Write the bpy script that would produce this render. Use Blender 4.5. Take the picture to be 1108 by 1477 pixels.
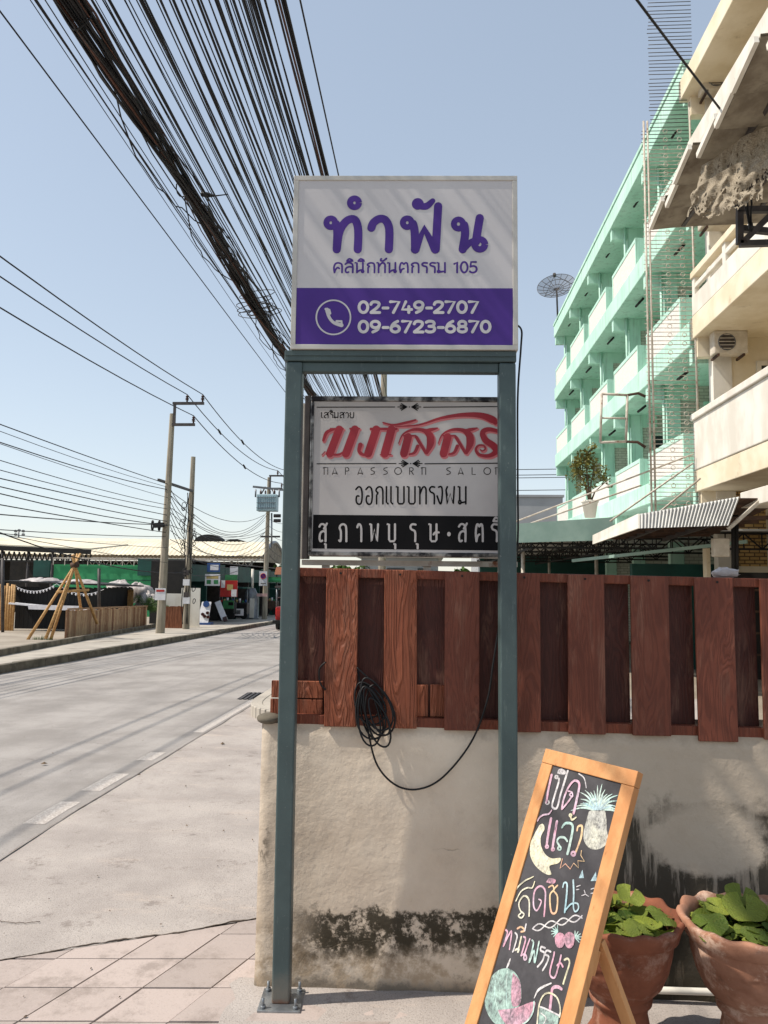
import bpy, math, random
from mathutils import Vector, Matrix, noise
random.seed(7)
for o in list(bpy.data.objects): bpy.data.objects.remove(o)
SC = bpy.context.scene
COL = SC.collection
R = math.radians
V = Vector

# ------------------------------------------------------------------ camera
CAMZ = 1.5
YAW, PITCH, ROLL = R(3.3), R(5.2), R(0.6)
FPX, CX, CY = 1109.0, 554.0, 738.5
fw = V((-math.sin(YAW)*math.cos(PITCH), math.cos(YAW)*math.cos(PITCH), math.sin(PITCH)))
r0 = V((math.cos(YAW), math.sin(YAW), 0)); u0 = r0.cross(fw)
rt = r0*math.cos(ROLL)+u0*math.sin(ROLL); up = u0*math.cos(ROLL)-r0*math.sin(ROLL)
CAMP = V((0, 0, CAMZ))
cam = bpy.data.cameras.new('camera'); camo = bpy.data.objects.new('camera', cam); COL.objects.link(camo)
mw = Matrix((rt, up, -fw)).transposed().to_4x4(); mw.translation = CAMP; camo.matrix_world = mw
cam.sensor_fit = 'VERTICAL'; cam.sensor_height = 36; cam.sensor_width = 27
cam.lens = 36*FPX/1477; cam.clip_start = .05; cam.clip_end = 2000
SC.camera = camo
# ------------------------------------------------------------------ sky and sun
SUN_EL, SUN_PHI = R(53.5), R(11)      # light travels towards +X, a little towards +Y
w = bpy.data.worlds.new('World'); SC.world = w; w.use_nodes = True
nt = w.node_tree; bg = nt.nodes['Background']
sk = nt.nodes.new('ShaderNodeTexSky'); sk.sky_type = 'NISHITA'; sk.sun_disc = False
sk.sun_elevation = SUN_EL; sk.sun_rotation = R(270)-SUN_PHI
sk.air_density = 1.0; sk.dust_density = .4; sk.ozone_density = 1.0; sk.altitude = 0
hs = nt.nodes.new('ShaderNodeHueSaturation'); hs.inputs['Saturation'].default_value = .93; hs.inputs['Value'].default_value = 1.84   # humid, milky air
gm = nt.nodes.new('ShaderNodeGamma'); gm.inputs[1].default_value = .5
nt.links.new(sk.outputs[0], gm.inputs[0]); nt.links.new(gm.outputs[0], hs.inputs['Color']); nt.links.new(hs.outputs[0], bg.inputs[0]); bg.inputs[1].default_value = 0.15
sl = bpy.data.lights.new('sun', 'SUN'); sl.energy = 3.9; sl.angle = R(.53); sl.color = (1, .92, .81)
so = bpy.data.objects.new('sun', sl); COL.objects.link(so)
ld = V((math.cos(SUN_EL)*math.cos(SUN_PHI), math.cos(SUN_EL)*math.sin(SUN_PHI), -math.sin(SUN_EL)))
so.rotation_euler = ld.to_track_quat('-Z', 'Y').to_euler(); so.location = (-20, 0, 30)
vs = SC.view_settings; vs.view_transform = 'Standard'; vs.look = 'None'; vs.gamma = 1; vs.exposure = 0.45

# ------------------------------------------------------------------ helpers
def ray(x, y): return fw+rt*((x-CX)/FPX)-up*((y-CY)/FPX)
def ay(x, y, Y): d = ray(x, y); return CAMP+d*(Y/d.y)
def ax(x, y, X): d = ray(x, y); return CAMP+d*(X/d.x)
def az(x, y, z): d = ray(x, y); return CAMP+d*((z-CAMZ)/d.z)
def apl(x, y, O, n): d = ray(x, y); return CAMP+d*((O-CAMP).dot(n)/d.dot(n))
def zg(y): return -0.022*min(max(y-5, 0), 65)
def L(c):
    return tuple(((v/255)/12.92 if v/255 <= .04045 else ((v/255+.055)/1.055)**2.4) for v in c)
ORG = {}
def root_org(o):
    while o is not None:
        if o.name in ORG: return ORG[o.name]
        o = o.parent
    return V((0, 0, 0))
def props(o, label=None, cat=None, group=None, kind=None):
    if label: o['label'] = label
    if cat: o['category'] = cat
    if group: o['group'] = group
    if kind: o['kind'] = kind
    return o
def thing(name, label, cat, loc=(0, 0, 0), group=None):
    o = bpy.data.objects.new(name, None); COL.objects.link(o); o.location = loc; o.empty_display_size = .1
    ORG[o.name] = V(loc); return props(o, label, cat, group)
class MB:
    def __init__(s): s.v = []; s.f = []; s.sm = []
    def add(s, vs, fs, smooth=False):
        b = len(s.v); s.v += [tuple(p) for p in vs]
        s.f += [tuple(i+b for i in f) for f in fs]; s.sm += [smooth]*len(fs); return s
    def bx(s, x0, x1, y0, y1, z0, z1):
        return s.add([(x0,y0,z0),(x1,y0,z0),(x1,y1,z0),(x0,y1,z0),(x0,y0,z1),(x1,y0,z1),(x1,y1,z1),(x0,y1,z1)],
                     [(3,2,1,0),(4,5,6,7),(0,1,5,4),(1,2,6,5),(2,3,7,6),(3,0,4,7)])
    def bar(s, a, b, w, h, upv=(0, 0, 1), w2=None, h2=None):
        a = V(a); b = V(b); d = (b-a).normalized(); u = V(upv)
        if abs(d.dot(u)) > .98: u = V((0, 1, 0))
        sx = d.cross(u).normalized(); sy = sx.cross(d)
        w2 = w if w2 is None else w2; h2 = h if h2 is None else h2
        vs = []
        for p, ww, hh in ((a, w, h), (b, w2, h2)):
            vs += [p-sx*ww/2-sy*hh/2, p+sx*ww/2-sy*hh/2, p+sx*ww/2+sy*hh/2, p-sx*ww/2+sy*hh/2]
        return s.add(vs, [(0,1,2,3)[::-1],(4,5,6,7),(0,1,5,4),(1,2,6,5),(2,3,7,6),(3,0,4,7)])
    def tube(s, pts, r, n=6, caps=True, closed=False):
        pts = [V(p) for p in pts]; m = len(pts); rr = r if isinstance(r, (list, tuple)) else [r]*m
        vs = []; pu = None
        for i, p in enumerate(pts):
            if closed: d = pts[(i+1) % m]-pts[i-1]
            else: d = pts[min(i+1, m-1)]-pts[max(i-1, 0)]
            d = d.normalized() if d.length > 1e-9 else V((0, 0, 1))
            if pu is None: pu = V((0, 0, 1)) if abs(d.z) < .9 else V((1, 0, 0))
            sx = d.cross(pu)
            if sx.length < 1e-6: sx = d.orthogonal()
            sx.normalize(); sy = sx.cross(d); pu = sy
            for k in range(n):
                a = 2*math.pi*k/n; vs.append(p+(sx*math.cos(a)+sy*math.sin(a))*rr[i])
        fs = []
        for i in range(m if closed else m-1):
            j = (i+1) % m
            for k in range(n): fs.append((i*n+k, i*n+(k+1) % n, j*n+(k+1) % n, j*n+k))
        s.add(vs, fs, True)
        if caps and not closed:
            b = len(s.v)-m*n
            s.f += [tuple(b+k for k in range(n))[::-1], tuple(b+(m-1)*n+k for k in range(n))]; s.sm += [False]*2
        return s
    def lathe(s, prof, c=(0, 0, 0), n=32, fn=None):
        vs = []; c = V(c)
        for i, (r, z) in enumerate(prof):
            for k in range(n):
                a = 2*math.pi*k/n
                rr, zz = fn(r, z, a, i) if fn else (r, z)
                vs.append(c+V((rr*math.cos(a), rr*math.sin(a), zz)))
        m = len(prof); fs = []
        for i in range(m-1):
            for k in range(n): fs.append((i*n+k, i*n+(k+1) % n, (i+1)*n+(k+1) % n, (i+1)*n+k))
        return s.add(vs, fs, True)
    def grid(s, fn, nu, nv, smooth=True):
        vs = [fn(i/nu, j/nv) for j in range(nv+1) for i in range(nu+1)]
        return s.add(vs, [(j*(nu+1)+i, j*(nu+1)+i+1, (j+1)*(nu+1)+i+1, (j+1)*(nu+1)+i) for j in range(nv) for i in range(nu)], smooth)
    def quad(s, a, b, c, d): return s.add([a, b, c, d], [(0, 1, 2, 3)])
    def prism(s, pts, d):          # polygon extruded along vector d
        n = len(pts); d = V(d); pts = [V(p) for p in pts]
        return s.add(pts+[p+d for p in pts], [tuple(range(n))[::-1], tuple(range(n, 2*n))]+[(i, (i+1) % n, n+(i+1) % n, n+i) for i in range(n)])
    def mesh(s, name, m, org=V((0, 0, 0))):
        me = bpy.data.meshes.new(name)
        me.from_pydata([V(p)-org for p in s.v], [], s.f)
        me.polygons.foreach_set('use_smooth', s.sm)
        if m: me.materials.append(m)
        me.update(); return me
    def build(s, name, m, parent=None, loc=None, bevel=0):
        org = root_org(parent) if parent is not None else V(loc or (0, 0, 0))
        o = bpy.data.objects.new(name, s.mesh(name, m, org)); COL.objects.link(o)
        if parent is not None: o.parent = parent
        else: o.location = org; ORG[o.name] = org
        if bevel:
            b = o.modifiers.new('bevel', 'BEVEL'); b.width = bevel; b.segments = 2; b.limit_method = 'ANGLE'
        return o
def link_mesh(name, me, parent, loc=(0, 0, 0), rz=0, sc=(1, 1, 1)):
    o = bpy.data.objects.new(name, me); COL.objects.link(o); o.parent = parent
    o.location = V(loc)-root_org(parent) if parent is not None else V(loc); o.rotation_euler = (0, 0, rz); o.scale = sc
    return o
def arc(cx, cy, rx, ry, a0=0, a1=360, n=14):
    return [(cx+rx*math.cos(R(a0+(a1-a0)*i/n)), cy+ry*math.sin(R(a0+(a1-a0)*i/n))) for i in range(n+1)]
def crom(P, k=5):
    if len(P) < 3: return list(P)
    out = []; P = [tuple(p) for p in P]; Q = [P[0]]+P+[P[-1]]
    for i in range(1, len(Q)-2):
        for j in range(k):
            t = j/k
            out.append(tuple(.5*(2*b+(c-a)*t+(2*a-5*b+4*c-d)*t*t+(3*b-a-3*c+d)*t**3) for a, b, c, d in zip(Q[i-1], Q[i], Q[i+1], Q[i+2])))
    out.append(P[-1]); return out
def sag(a, b, s, n=12):
    a = V(a); b = V(b)
    return [a.lerp(b, i/n)-V((0, 0, 4*s*(i/n)*(1-i/n))) for i in range(n+1)]

# ------------------------------------------------------------------ materials
class NT:
    def __init__(s, name):
        s.m = bpy.data.materials.new(name); s.m.use_nodes = True; s.t = s.m.node_tree
        s.b = s.t.nodes['Principled BSDF']; s.tc = None
    def n(s, typ, **kw):
        o = s.t.nodes.new(typ)
        for k, v in kw.items(): setattr(o, k, v)
        return o
    def l(s, a, b): s.t.links.new(a, b)
    def co(s, kind='Object', scale=(1, 1, 1)):
        if kind == 'World': c = s.n('ShaderNodeNewGeometry').outputs['Position']
        else: c = s.n('ShaderNodeTexCoord').outputs[kind]
        if scale != (1, 1, 1):
            mp = s.n('ShaderNodeMapping'); mp.inputs['Scale'].default_value = scale; s.l(c, mp.inputs[0]); c = mp.outputs[0]
        return c
    def noise(s, co, scale, detail=6, rough=.6, dist=0):
        o = s.n('ShaderNodeTexNoise'); s.l(co, o.inputs['Vector'])
        o.inputs['Scale'].default_value = scale; o.inputs['Detail'].default_value = detail
        o.inputs['Roughness'].default_value = rough; o.inputs['Distortion'].default_value = dist
        return o.outputs[0]
    def ma(s, op, a, b=0, c=None, clamp=False):
        o = s.n('ShaderNodeMath', operation=op, use_clamp=clamp)
        for i, v in enumerate((a, b, c)):
            if v is None: continue
            if isinstance(v, (int, float)): o.inputs[i].default_value = v
            else: s.l(v, o.inputs[i])
        return o.outputs[0]
    def sm(s, x, lo, hi):
        o = s.n('ShaderNodeMapRange', interpolation_type='SMOOTHSTEP')
        s.l(x, o.inputs[0]); o.inputs[1].default_value = lo; o.inputs[2].default_value = hi; return o.outputs[0]
    def mix(s, f, a, b):
        o = s.n('ShaderNodeMix', data_type='RGBA')
        if isinstance(f, (int, float)): o.inputs[0].default_value = f
        else: s.l(f, o.inputs[0])
        for i, v in ((6, a), (7, b)):
            if isinstance(v, (tuple, list)): o.inputs[i].default_value = (*v[:3], 1)
            else: s.l(v, o.inputs[i])
        return o.outputs[2]
    def bump(s, h, st, dist=.01, prev=None):
        o = s.n('ShaderNodeBump'); o.inputs['Strength'].default_value = st; o.inputs['Distance'].default_value = dist
        s.l(h, o.inputs['Height'])
        if prev is not None: s.l(prev, o.inputs['Normal'])
        return o.outputs[0]
    def fin(s, col=None, rough=.7, nrm=None, metal=0, spec=.4):
        if col is not None:
            if isinstance(col, (tuple, list)): s.b.inputs['Base Color'].default_value = (*col[:3], 1)
            else: s.l(col, s.b.inputs['Base Color'])
        if isinstance(rough, (int, float)): s.b.inputs['Roughness'].default_value = rough
        else: s.l(rough, s.b.inputs['Roughness'])
        if nrm is not None: s.l(nrm, s.b.inputs['Normal'])
        s.b.inputs['Metallic'].default_value = metal; s.b.inputs['Specular IOR Level'].default_value = spec
        return s.m
def mat(name, c1, c2=None, scale=6, rough=.7, bump=0, bscale=None, stretch=(1, 1, 1), metal=0, spec=.35, kind='Object', lo=.35, hi=.65, c3=None, c3s=1.3, c3lo=.55, c3hi=.7, bd=.01):
    t = NT(name); c1 = L(c1)
    c2 = L(c2) if c2 else tuple(v*.86 for v in c1)
    co = t.co(kind, stretch); nz = t.noise(co, scale)
    col = t.mix(t.sm(nz, lo, hi), c1, c2)
    if c3: col = t.mix(t.sm(t.noise(co, c3s, 8, .65), c3lo, c3hi), col, L(c3))
    nr = t.bump(t.noise(co, bscale or scale*3, 8), bump, bd) if bump else None
    return t.fin(col, rough, nr, metal, spec)
M = {}
t = NT('mint_paint'); co = t.co('World'); stv = t.co('World', (2.2, 2.2, .16))
c_ = t.mix(t.sm(t.noise(co, 1.2), .35, .65), L((190,226,210)), L((176,217,199)))
c_ = t.mix(t.ma('MULTIPLY', t.sm(t.noise(stv, 3.0, 8, .7), .50, .68), .55), c_, L((132,160,144)))
c_ = t.mix(t.ma('MULTIPLY', t.sm(t.noise(co, 5, 9, .75), .6, .7), .5), c_, L((112,124,108)))
M['mint'] = t.fin(c_, .75)
M['mosaic'] = mat('white_mosaic', (230,226,218), (210,204,196), 22, .6)
M['cream'] = mat('cream_paint', (230,219,196), (216,202,174), 1.5, .8, c3=(150,128,96), c3s=1.6, c3lo=.6, c3hi=.8)
M['whitepaint'] = mat('white_paint', (226,222,212), (208,202,190), 2, .7, c3=(150,136,112), c3s=1.8, c3lo=.66, c3hi=.82, stretch=(1,1,.5))
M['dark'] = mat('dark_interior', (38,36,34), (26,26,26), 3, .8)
M['black'] = mat('black_rubber', (20,20,22), (12,12,13), 40, .5)
M['blackwire'] = mat('black_cable', (24,23,27), (14,14,18), 30, .55)
M['brownwire'] = mat('brown_cable', (96,62,48), (70,46,38), 30, .6)
t = NT('teal_grey_steel'); co = t.co('World'); sp = t.n('ShaderNodeSeparateXYZ'); t.l(co, sp.inputs[0])
c_ = t.mix(t.sm(t.noise(co, 5, 6), .35, .65), L((70,86,86)), L((61,76,77)))
c_ = t.mix(t.ma('MULTIPLY', t.sm(t.noise(t.co('World', (9, 9, 1.2)), 6, 9, .75), .58, .66), .45), c_, L((104,118,116)))
c_ = t.mix(t.ma('MULTIPLY', t.sm(t.noise(co, 70, 5, .7), .66, .70), .7), c_, L((128,136,132)))
ft = t.ma('MULTIPLY', t.ma('SUBTRACT', 1, t.sm(t.ma('ADD', sp.outputs[2], t.ma('MULTIPLY', t.noise(co, 16, 8, .7), .16)), .10, .22)), .7)
c_ = t.mix(ft, c_, L((120,110,98))); c_ = t.mix(t.ma('MULTIPLY', t.ma('SUBTRACT', 1, t.sm(t.ma('ADD', sp.outputs[2], t.ma('MULTIPLY', t.noise(co, 40, 8, .7), .05)), .035, .06)), .8), c_, L((112,70,46)))
M['steel_teal'] = t.fin(c_, .46, t.bump(t.noise(co, 60), .08, .003), 0, .45)
M['galv'] = mat('galvanised_steel', (160,164,166), (128,132,136), 14, .45, .05, 80, metal=.75)
M['rustwhite'] = mat('rusty_white_steel', (196,190,178), (170,160,146), 8, .7, c3=(120,70,42), c3s=7, c3lo=.56, c3hi=.68)
M['rustbrown'] = mat('rusty_steel', (88,66,54), (62,48,40), 6, .8, .2, 30)
M['concrete'] = mat('pole_concrete', (158,150,134), (134,126,112), 4, .9, .25, 40, stretch=(1,1,.25))
M['roofcream'] = mat('cream_roof_metal', (226,216,190), (206,196,172), .6, .6, kind='World')
M['greywall'] = mat('far_grey_wall', (160,162,164), (150,152,154), .5, .9)
M['greenwall'] = mat('green_market_wall', (58,150,98), (46,128,82), .8, .7, c3=(40,110,74), c3s=.6)
M['darkgreen'] = mat('dark_green_board', (26,74,66), (22,62,56), 1.5, .6)
M['blackwood'] = mat('black_board', (22,23,25), (14,14,16), 4, .7, .2, 30, stretch=(6,6,.5))
M['bamboo'] = mat('bamboo', (196,158,106), (168,126,78), 9, .6, .1, 30, stretch=(1,1,3))
t = NT('bamboo_fence'); co = t.co('Object', (4, 4, .6)); rnd = t.n('ShaderNodeObjectInfo').outputs['Random']
c_ = t.mix(rnd, L((196,166,132)), L((122,84,58))); c_ = t.mix(t.ma('MULTIPLY', t.sm(t.noise(co, 5, 7, .7), .45, .65), .7), c_, L((126,78,54))); c_ = t.mix(t.ma('MULTIPLY', t.sm(t.noise(co, 9, 6), .58, .72), .7), c_, L((210,192,168)))
M['bamboofence'] = t.fin(c_, .85, t.bump(t.noise(co, 30), .4, .01))
M['rustfence'] = mat('red_brown_fence', (142,92,66), (104,62,44), 4, .85, .2, 30, stretch=(5,5,.6))
M['tarp'] = mat('white_tarp', (190,183,180), (150,142,140), 4, .6, .3, 9)
M['whitecloth'] = mat('white_cloth', (222,222,226), (206,206,212), 8, .8)
M['leaf'] = mat('green_leaf', (84,112,48), (58,86,34), 5, .6)
M['leaf2'] = mat('yellow_green_leaf', (112,108,44), (88,84,36), 5, .6)
M['asbestos'] = mat('weathered_cement_sheet', (150,142,126), (116,106,92), 3, .9, .25, 30, c3=(84,74,62), c3s=2.4, c3lo=.56, c3hi=.72)
M['net'] = mat('frayed_shade_net', (168,157,138), (126,114,97), 24, .95, .3, 90, stretch=(1,4,4))
M['steeldark'] = mat('dark_steel', (76,70,68), (56,52,52), 5, .55)
M['corr'] = mat('grey_corrugated_metal', (198,198,194), (176,176,174), 3, .5, metal=.1)
M['canopyband'] = mat('grey_green_fascia', (150,176,166), (134,162,152), 2, .6)
M['red'] = mat('red_paint', (178,44,40), (160,36,34), 4, .4)
M['blue'] = mat('blue_print', (50,84,140), (40,70,122), 4, .5)
M['paper'] = mat('white_print', (220,220,222), (206,206,210), 6, .6)
M['purple'] = mat('sign_purple', (70,38,128), (66,35,122), 4, .4)
M['glass'] = mat('dark_window', (46,54,58), (34,40,44), 2, .15, spec=.6)
M['acwhite'] = mat('ac_white', (210,202,188), (190,180,164), 6, .5)
M['ins'] = mat('brown_insulator', (70,34,30), (54,28,26), 6, .25)
M['transformer'] = mat('pale_blue_steel', (168,190,196), (150,172,180), 3, .5)
M['skin_grey'] = mat('grey_metal', (120,122,124), (100,102,106), 5, .4, metal=.5)
# ------------------------------------------------------------------ ground materials
def m_road():
    t = NT('worn_concrete_road'); co = t.co('World'); st = t.co('World', (1.0, .12, 1))
    c = t.mix(t.sm(t.noise(co, 1.1, 8, .65), .35, .68), L((170,164,159)), L((144,138,133)))
    c = t.mix(t.ma('MULTIPLY', t.sm(t.noise(st, 1.3, 8, .65), .48, .7), .45), c, L((124,119,116)))
    c = t.mix(t.ma('MULTIPLY', t.sm(t.noise(co, 3.1, 10, .78), .6, .68), .5), c, L((106,98,92)))
    c = t.mix(t.ma('MULTIPLY', t.sm(t.noise(co, 120, 3, .7), .52, .66), .55), c, L((112,106,100)))
    return t.fin(t.mix(.12, c, (0, 0, 0)), .85, t.bump(t.noise(co, 60, 6), .35, .006))
def m_apron():
    t = NT('rough_concrete_apron'); co = t.co('World'); st = t.co('World', (.5, 1.6, 1))
    c = t.mix(t.sm(t.noise(co, 1.6, 8, .65), .34, .68), L((184,175,168)), L((163,154,148)))
    c = t.mix(t.ma('MULTIPLY', t.sm(t.noise(st, 2.3, 9, .78), .54, .68), .5), c, L((202,186,173)))
    c = t.mix(t.ma('MULTIPLY', t.sm(t.noise(co, 4.2, 10, .78), .56, .66), .65), c, L((122,111,104)))
    c = t.mix(t.ma('MULTIPLY', t.sm(t.noise(co, 140, 3, .7), .53, .66), .6), c, L((116,108,102)))
    h = t.ma('ADD', t.noise(co, 9, 8, .65), t.ma('MULTIPLY', t.noise(co, 150, 3), .5))
    return t.fin(t.mix(.12, c, (0, 0, 0)), .9, t.bump(h, .5, .012))
def m_tile():
    t = NT('pinkish_paving_tile'); co = t.co('World')
    rnd = t.n('ShaderNodeObjectInfo').outputs['Random']
    c = t.mix(rnd, L((190,175,167)), L((170,157,150)))
    c = t.mix(t.ma('MULTIPLY', t.sm(t.noise(co, 5, 10, .75), .47, .66), .75), c, L((146,133,125)))
    c = t.mix(t.ma('MULTIPLY', t.sm(t.noise(co, 160, 3), .58, .7), .35), c, L((128,116,108)))
    return t.fin(t.mix(.12, c, (0, 0, 0)), .85, t.bump(t.noise(co, 60, 8), .35, .005))
def m_wall():
    t = NT('stained_cream_plaster'); co = t.co('World')
    sp = t.n('ShaderNodeSeparateXYZ'); t.l(co, sp.inputs[0]); x, z = sp.outputs[0], sp.outputs[2]
    n1 = t.noise(co, 2.2, 6, .6); n2 = t.noise(co, 13, 9, .72); n3 = t.noise(t.co('World', (11, 1, 1.1)), 2.2, 8, .7); n4 = t.noise(co, 45, 6, .7)
    base = t.mix(t.sm(n1, .3, .7), L((221,206,186)), L((199,182,162)))
    base = t.mix(t.ma('MULTIPLY', t.sm(t.noise(co, 5, 8, .7), .52, .75), .45), base, L((158,140,120)))
    base = t.mix(t.ma('MULTIPLY', t.sm(x, .35, .8), .55), base, L((166,152,134)))
    # left: band of black-green mould above a patched foot
    zz = t.ma('ADD', z, t.ma('ADD', t.ma('MULTIPLY', t.ma('SUBTRACT', n1, .5), .28), t.ma('MULTIPLY', t.ma('SUBTRACT', n2, .5), .16)))
    band = t.ma('MULTIPLY', t.sm(zz, .10, .20), t.ma('SUBTRACT', 1, t.sm(zz, .295, .315)))
    band = t.ma('MULTIPLY', band, t.sm(x, -.56, -.36))
    band = t.ma('MULTIPLY', band, t.sm(t.ma('ADD', t.ma('MULTIPLY', n2, .6), t.ma('MULTIPLY', n4, .4)), .40, .50))
    ochre = t.ma('MULTIPLY', t.ma('SUBTRACT', 1, t.sm(zz, .20, .34)), t.sm(n2, .42, .6))
    # right: tide line with dark drips, clean oval
    ox = t.ma('DIVIDE', t.ma('SUBTRACT', x, 1.04), .215); oz = t.ma('DIVIDE', t.ma('SUBTRACT', z, .56), .125)
    ov = t.ma('ADD', t.ma('ADD', t.ma('MULTIPLY', ox, ox), t.ma('MULTIPLY', oz, oz)), t.ma('ADD', t.ma('MULTIPLY', t.ma('SUBTRACT', n2, .5), 1.6), t.ma('MULTIPLY', t.ma('SUBTRACT', n1, .5), 1.2)))
    zr = t.ma('ADD', z, t.ma('MULTIPLY', t.ma('SUBTRACT', n2, .5), .25))
    drip = t.ma('MULTIPLY', t.sm(x, .60, .72), t.ma('SUBTRACT', 1, t.sm(zr, .60, .72)))
    drip = t.ma('MULTIPLY', drip, t.sm(ov, .75, 1.35))
    drip = t.ma('MULTIPLY', drip, t.ma('ADD', t.ma('ADD', .32, t.ma('MULTIPLY', t.ma('SUBTRACT', 1, t.sm(z, .2, .5)), .4)), t.ma('MULTIPLY', t.sm(n3, .36, .52), .8)), clamp=True)
    low = t.ma('MULTIPLY', t.sm(x, .5, .62), t.ma('SUBTRACT', 1, t.sm(zr, .05, .13)))
    foot = t.ma('MULTIPLY', t.ma('SUBTRACT', 1, t.sm(zr, .0, .06)), .7)
    edge = t.ma('MULTIPLY', t.ma('SUBTRACT', 1, t.sm(x, -.62, -.57)), t.sm(t.noise(t.co('World', (1, 1, .5)), 9, 8, .7), .55, .64))
    col = t.mix(t.ma('MULTIPLY', ochre, .55), base, L((128,102,66)))
    col = t.mix(t.ma('MULTIPLY', band, .95), col, L((44,38,24)))
    col = t.mix(t.ma('MULTIPLY', drip, .93), col, L((50,45,34)))
    col = t.mix(t.ma('MAXIMUM', t.ma('MULTIPLY', low, .7), foot), col, L((58,50,36)))
    col = t.mix(t.ma('MULTIPLY', edge, .8), col, L((62,54,44)))
    # top edge grime and fine cracks
    top = t.ma('MULTIPLY', t.sm(t.ma('ADD', z, t.ma('MULTIPLY', t.ma('SUBTRACT', n2, .5), .15)), .89, .95), .35)
    col = t.mix(top, col, L((120,106,90)))
    vo = t.n('ShaderNodeTexVoronoi', feature='DISTANCE_TO_EDGE'); vo.inputs['Scale'].default_value = 2.3
    wv = t.n('ShaderNodeMix', data_type='RGBA'); wv.inputs[0].default_value = .12
    t.l(co, wv.inputs[6]); nz = t.n('ShaderNodeTexNoise'); nz.inputs['Scale'].default_value = 4; nz.inputs['Detail'].default_value = 6; t.l(co, nz.inputs[0]); t.l(nz.outputs[1], wv.inputs[7]); t.l(wv.outputs[2], vo.inputs['Vector'])
    crack = t.ma('MULTIPLY', t.ma('SUBTRACT', 1, t.sm(vo.outputs[0], .0, .006)), t.sm(n1, .6, .72))
    col = t.mix(t.ma('MULTIPLY', crack, .6), col, L((84,70,56)))
    h = t.ma('ADD', t.ma('MULTIPLY', t.noise(co, 11, 6, .6), 1.2), t.ma('ADD', t.ma('MULTIPLY', n4, .25), t.ma('MULTIPLY', crack, -.6)))
    return t.fin(col, .9, t.bump(h, .32, .02))
def m_slat(name, c1, c2, bst):
    t = NT(name); co = t.co('Object')
    rnd = t.n('ShaderNodeObjectInfo').outputs['Random']
    off = t.n('ShaderNodeCombineXYZ'); t.l(t.ma('MULTIPLY', rnd, 37), off.inputs[0]); t.l(t.ma('MULTIPLY', rnd, 11), off.inputs[2])
    va = t.n('ShaderNodeVectorMath', operation='ADD'); t.l(co, va.inputs[0]); t.l(off.outputs[0], va.inputs[1])
    mp = t.n('ShaderNodeMapping'); mp.inputs['Scale'].default_value = (1, 1, .13); t.l(va.outputs[0], mp.inputs[0])
    ring = t.noise(mp.outputs[0], 14, 3, .5, .8)
    g = t.ma('FRACT', t.ma('MULTIPLY', ring, 13))
    g = t.sm(t.ma('ABSOLUTE', t.ma('SUBTRACT', g, .5)), .08, .36)
    fine = t.noise(mp.outputs[0], 130, 4, .6)
    c = t.mix(t.sm(t.noise(va.outputs[0], 5, 6), .3, .7), L(c1), L(c2))
    c = t.mix(t.ma('MULTIPLY', rnd, .45), c, tuple(v*.72 for v in L(c1)))
    c = t.mix(t.ma('MULTIPLY', t.sm(t.noise(t.co('Object', (6, 6, 1)), 3, 8, .7), .5, .68), .35), c, L((150,112,92)))
    c = t.mix(t.ma('MULTIPLY', t.ma('SUBTRACT', 1, g), .35), c, tuple(v*.45 for v in L(c2)))
    c = t.mix(t.ma('MULTIPLY', t.sm(t.noise(va.outputs[0], 22, 8, .75), .66, .74), .35), c, L((176,140,122)))
    h = t.ma('ADD', g, t.ma('MULTIPLY', fine, .5))
    return t.fin(c, .62, t.bump(h, bst, .005), 0, .35)
M['road'] = m_road(); M['apron'] = m_apron(); M['tile'] = m_tile(); M['plaster'] = m_wall()
M['slat'] = m_slat('sunlit_grooved_board', (156,90,62), (136,72,48), 1.0)  # board copy with grazing sunlight put into its lighter colour and stronger relief
M['slatshade'] = m_slat('shaded_red_brown_board', (122,66,48), (104,53,38), .3)  # same board with shade put into its darker colour and weaker relief
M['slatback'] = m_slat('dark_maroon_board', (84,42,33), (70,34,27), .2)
M['rail'] = m_slat('red_brown_rail', (124,64,42), (106,52,34), .3)
M['pine'] = mat('varnished_pine', (204,150,98), (186,128,78), 3, .5, .12, 40, stretch=(5,5,.5), c3=(160,104,60), c3s=5, c3lo=.58, c3hi=.7)
M['kerb'] = mat('dirty_kerb_stone', (120,112,98), (84,78,68), 3, .9, .3, 40, kind='World')
M['walk'] = mat('sidewalk_concrete', (176,168,156), (154,147,137), 1.4, .9, .25, 30, kind='World', c3=(128,120,110), c3s=.7)
M['lot'] = mat('lot_concrete', (160,150,136), (140,130,117), .8, .9, .2, 20, kind='World')
M['ground'] = mat('bare_ground', (150,140,126), (128,118,104), .5, .9, .2, 10, kind='World')
M['line'] = mat('worn_white_road_paint', (194,188,181), (164,155,148), 70, .8, kind='World', lo=.40, hi=.56)

# ------------------------------------------------------------------ ground, road, pavement
YS = [-30, 0, 5, 12, 20, 30, 40, 55, 70, 400]
def strip(x0, x1, ys, dz, fx0=None, fx1=None):
    m = MB()
    for a, b in zip(ys[:-1], ys[1:]):
        m.add([(x0(a) if callable(x0) else x0, a, zg(a)+dz), (x1(a) if callable(x1) else x1, a, zg(a)+dz),
               (x1(b) if callable(x1) else x1, b, zg(b)+dz), (x0(b) if callable(x0) else x0, b, zg(b)+dz)], [(0, 1, 2, 3)])
    return m
props(strip(-300, 300, YS, -.016).build('ground', M['ground']), kind='structure')
kx = lambda y: -7.55-.025*min(max(y-16, 0), 24)
lx = lambda y: -8.75-.147*min(max(y-15.5, -6), 16)
yy = [-30, 0, 4, 5]+list(range(8, 72, 4))+[90]
props(strip(kx, -2.266, yy, -.004).build('road', M['road']), kind='structure')
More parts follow.
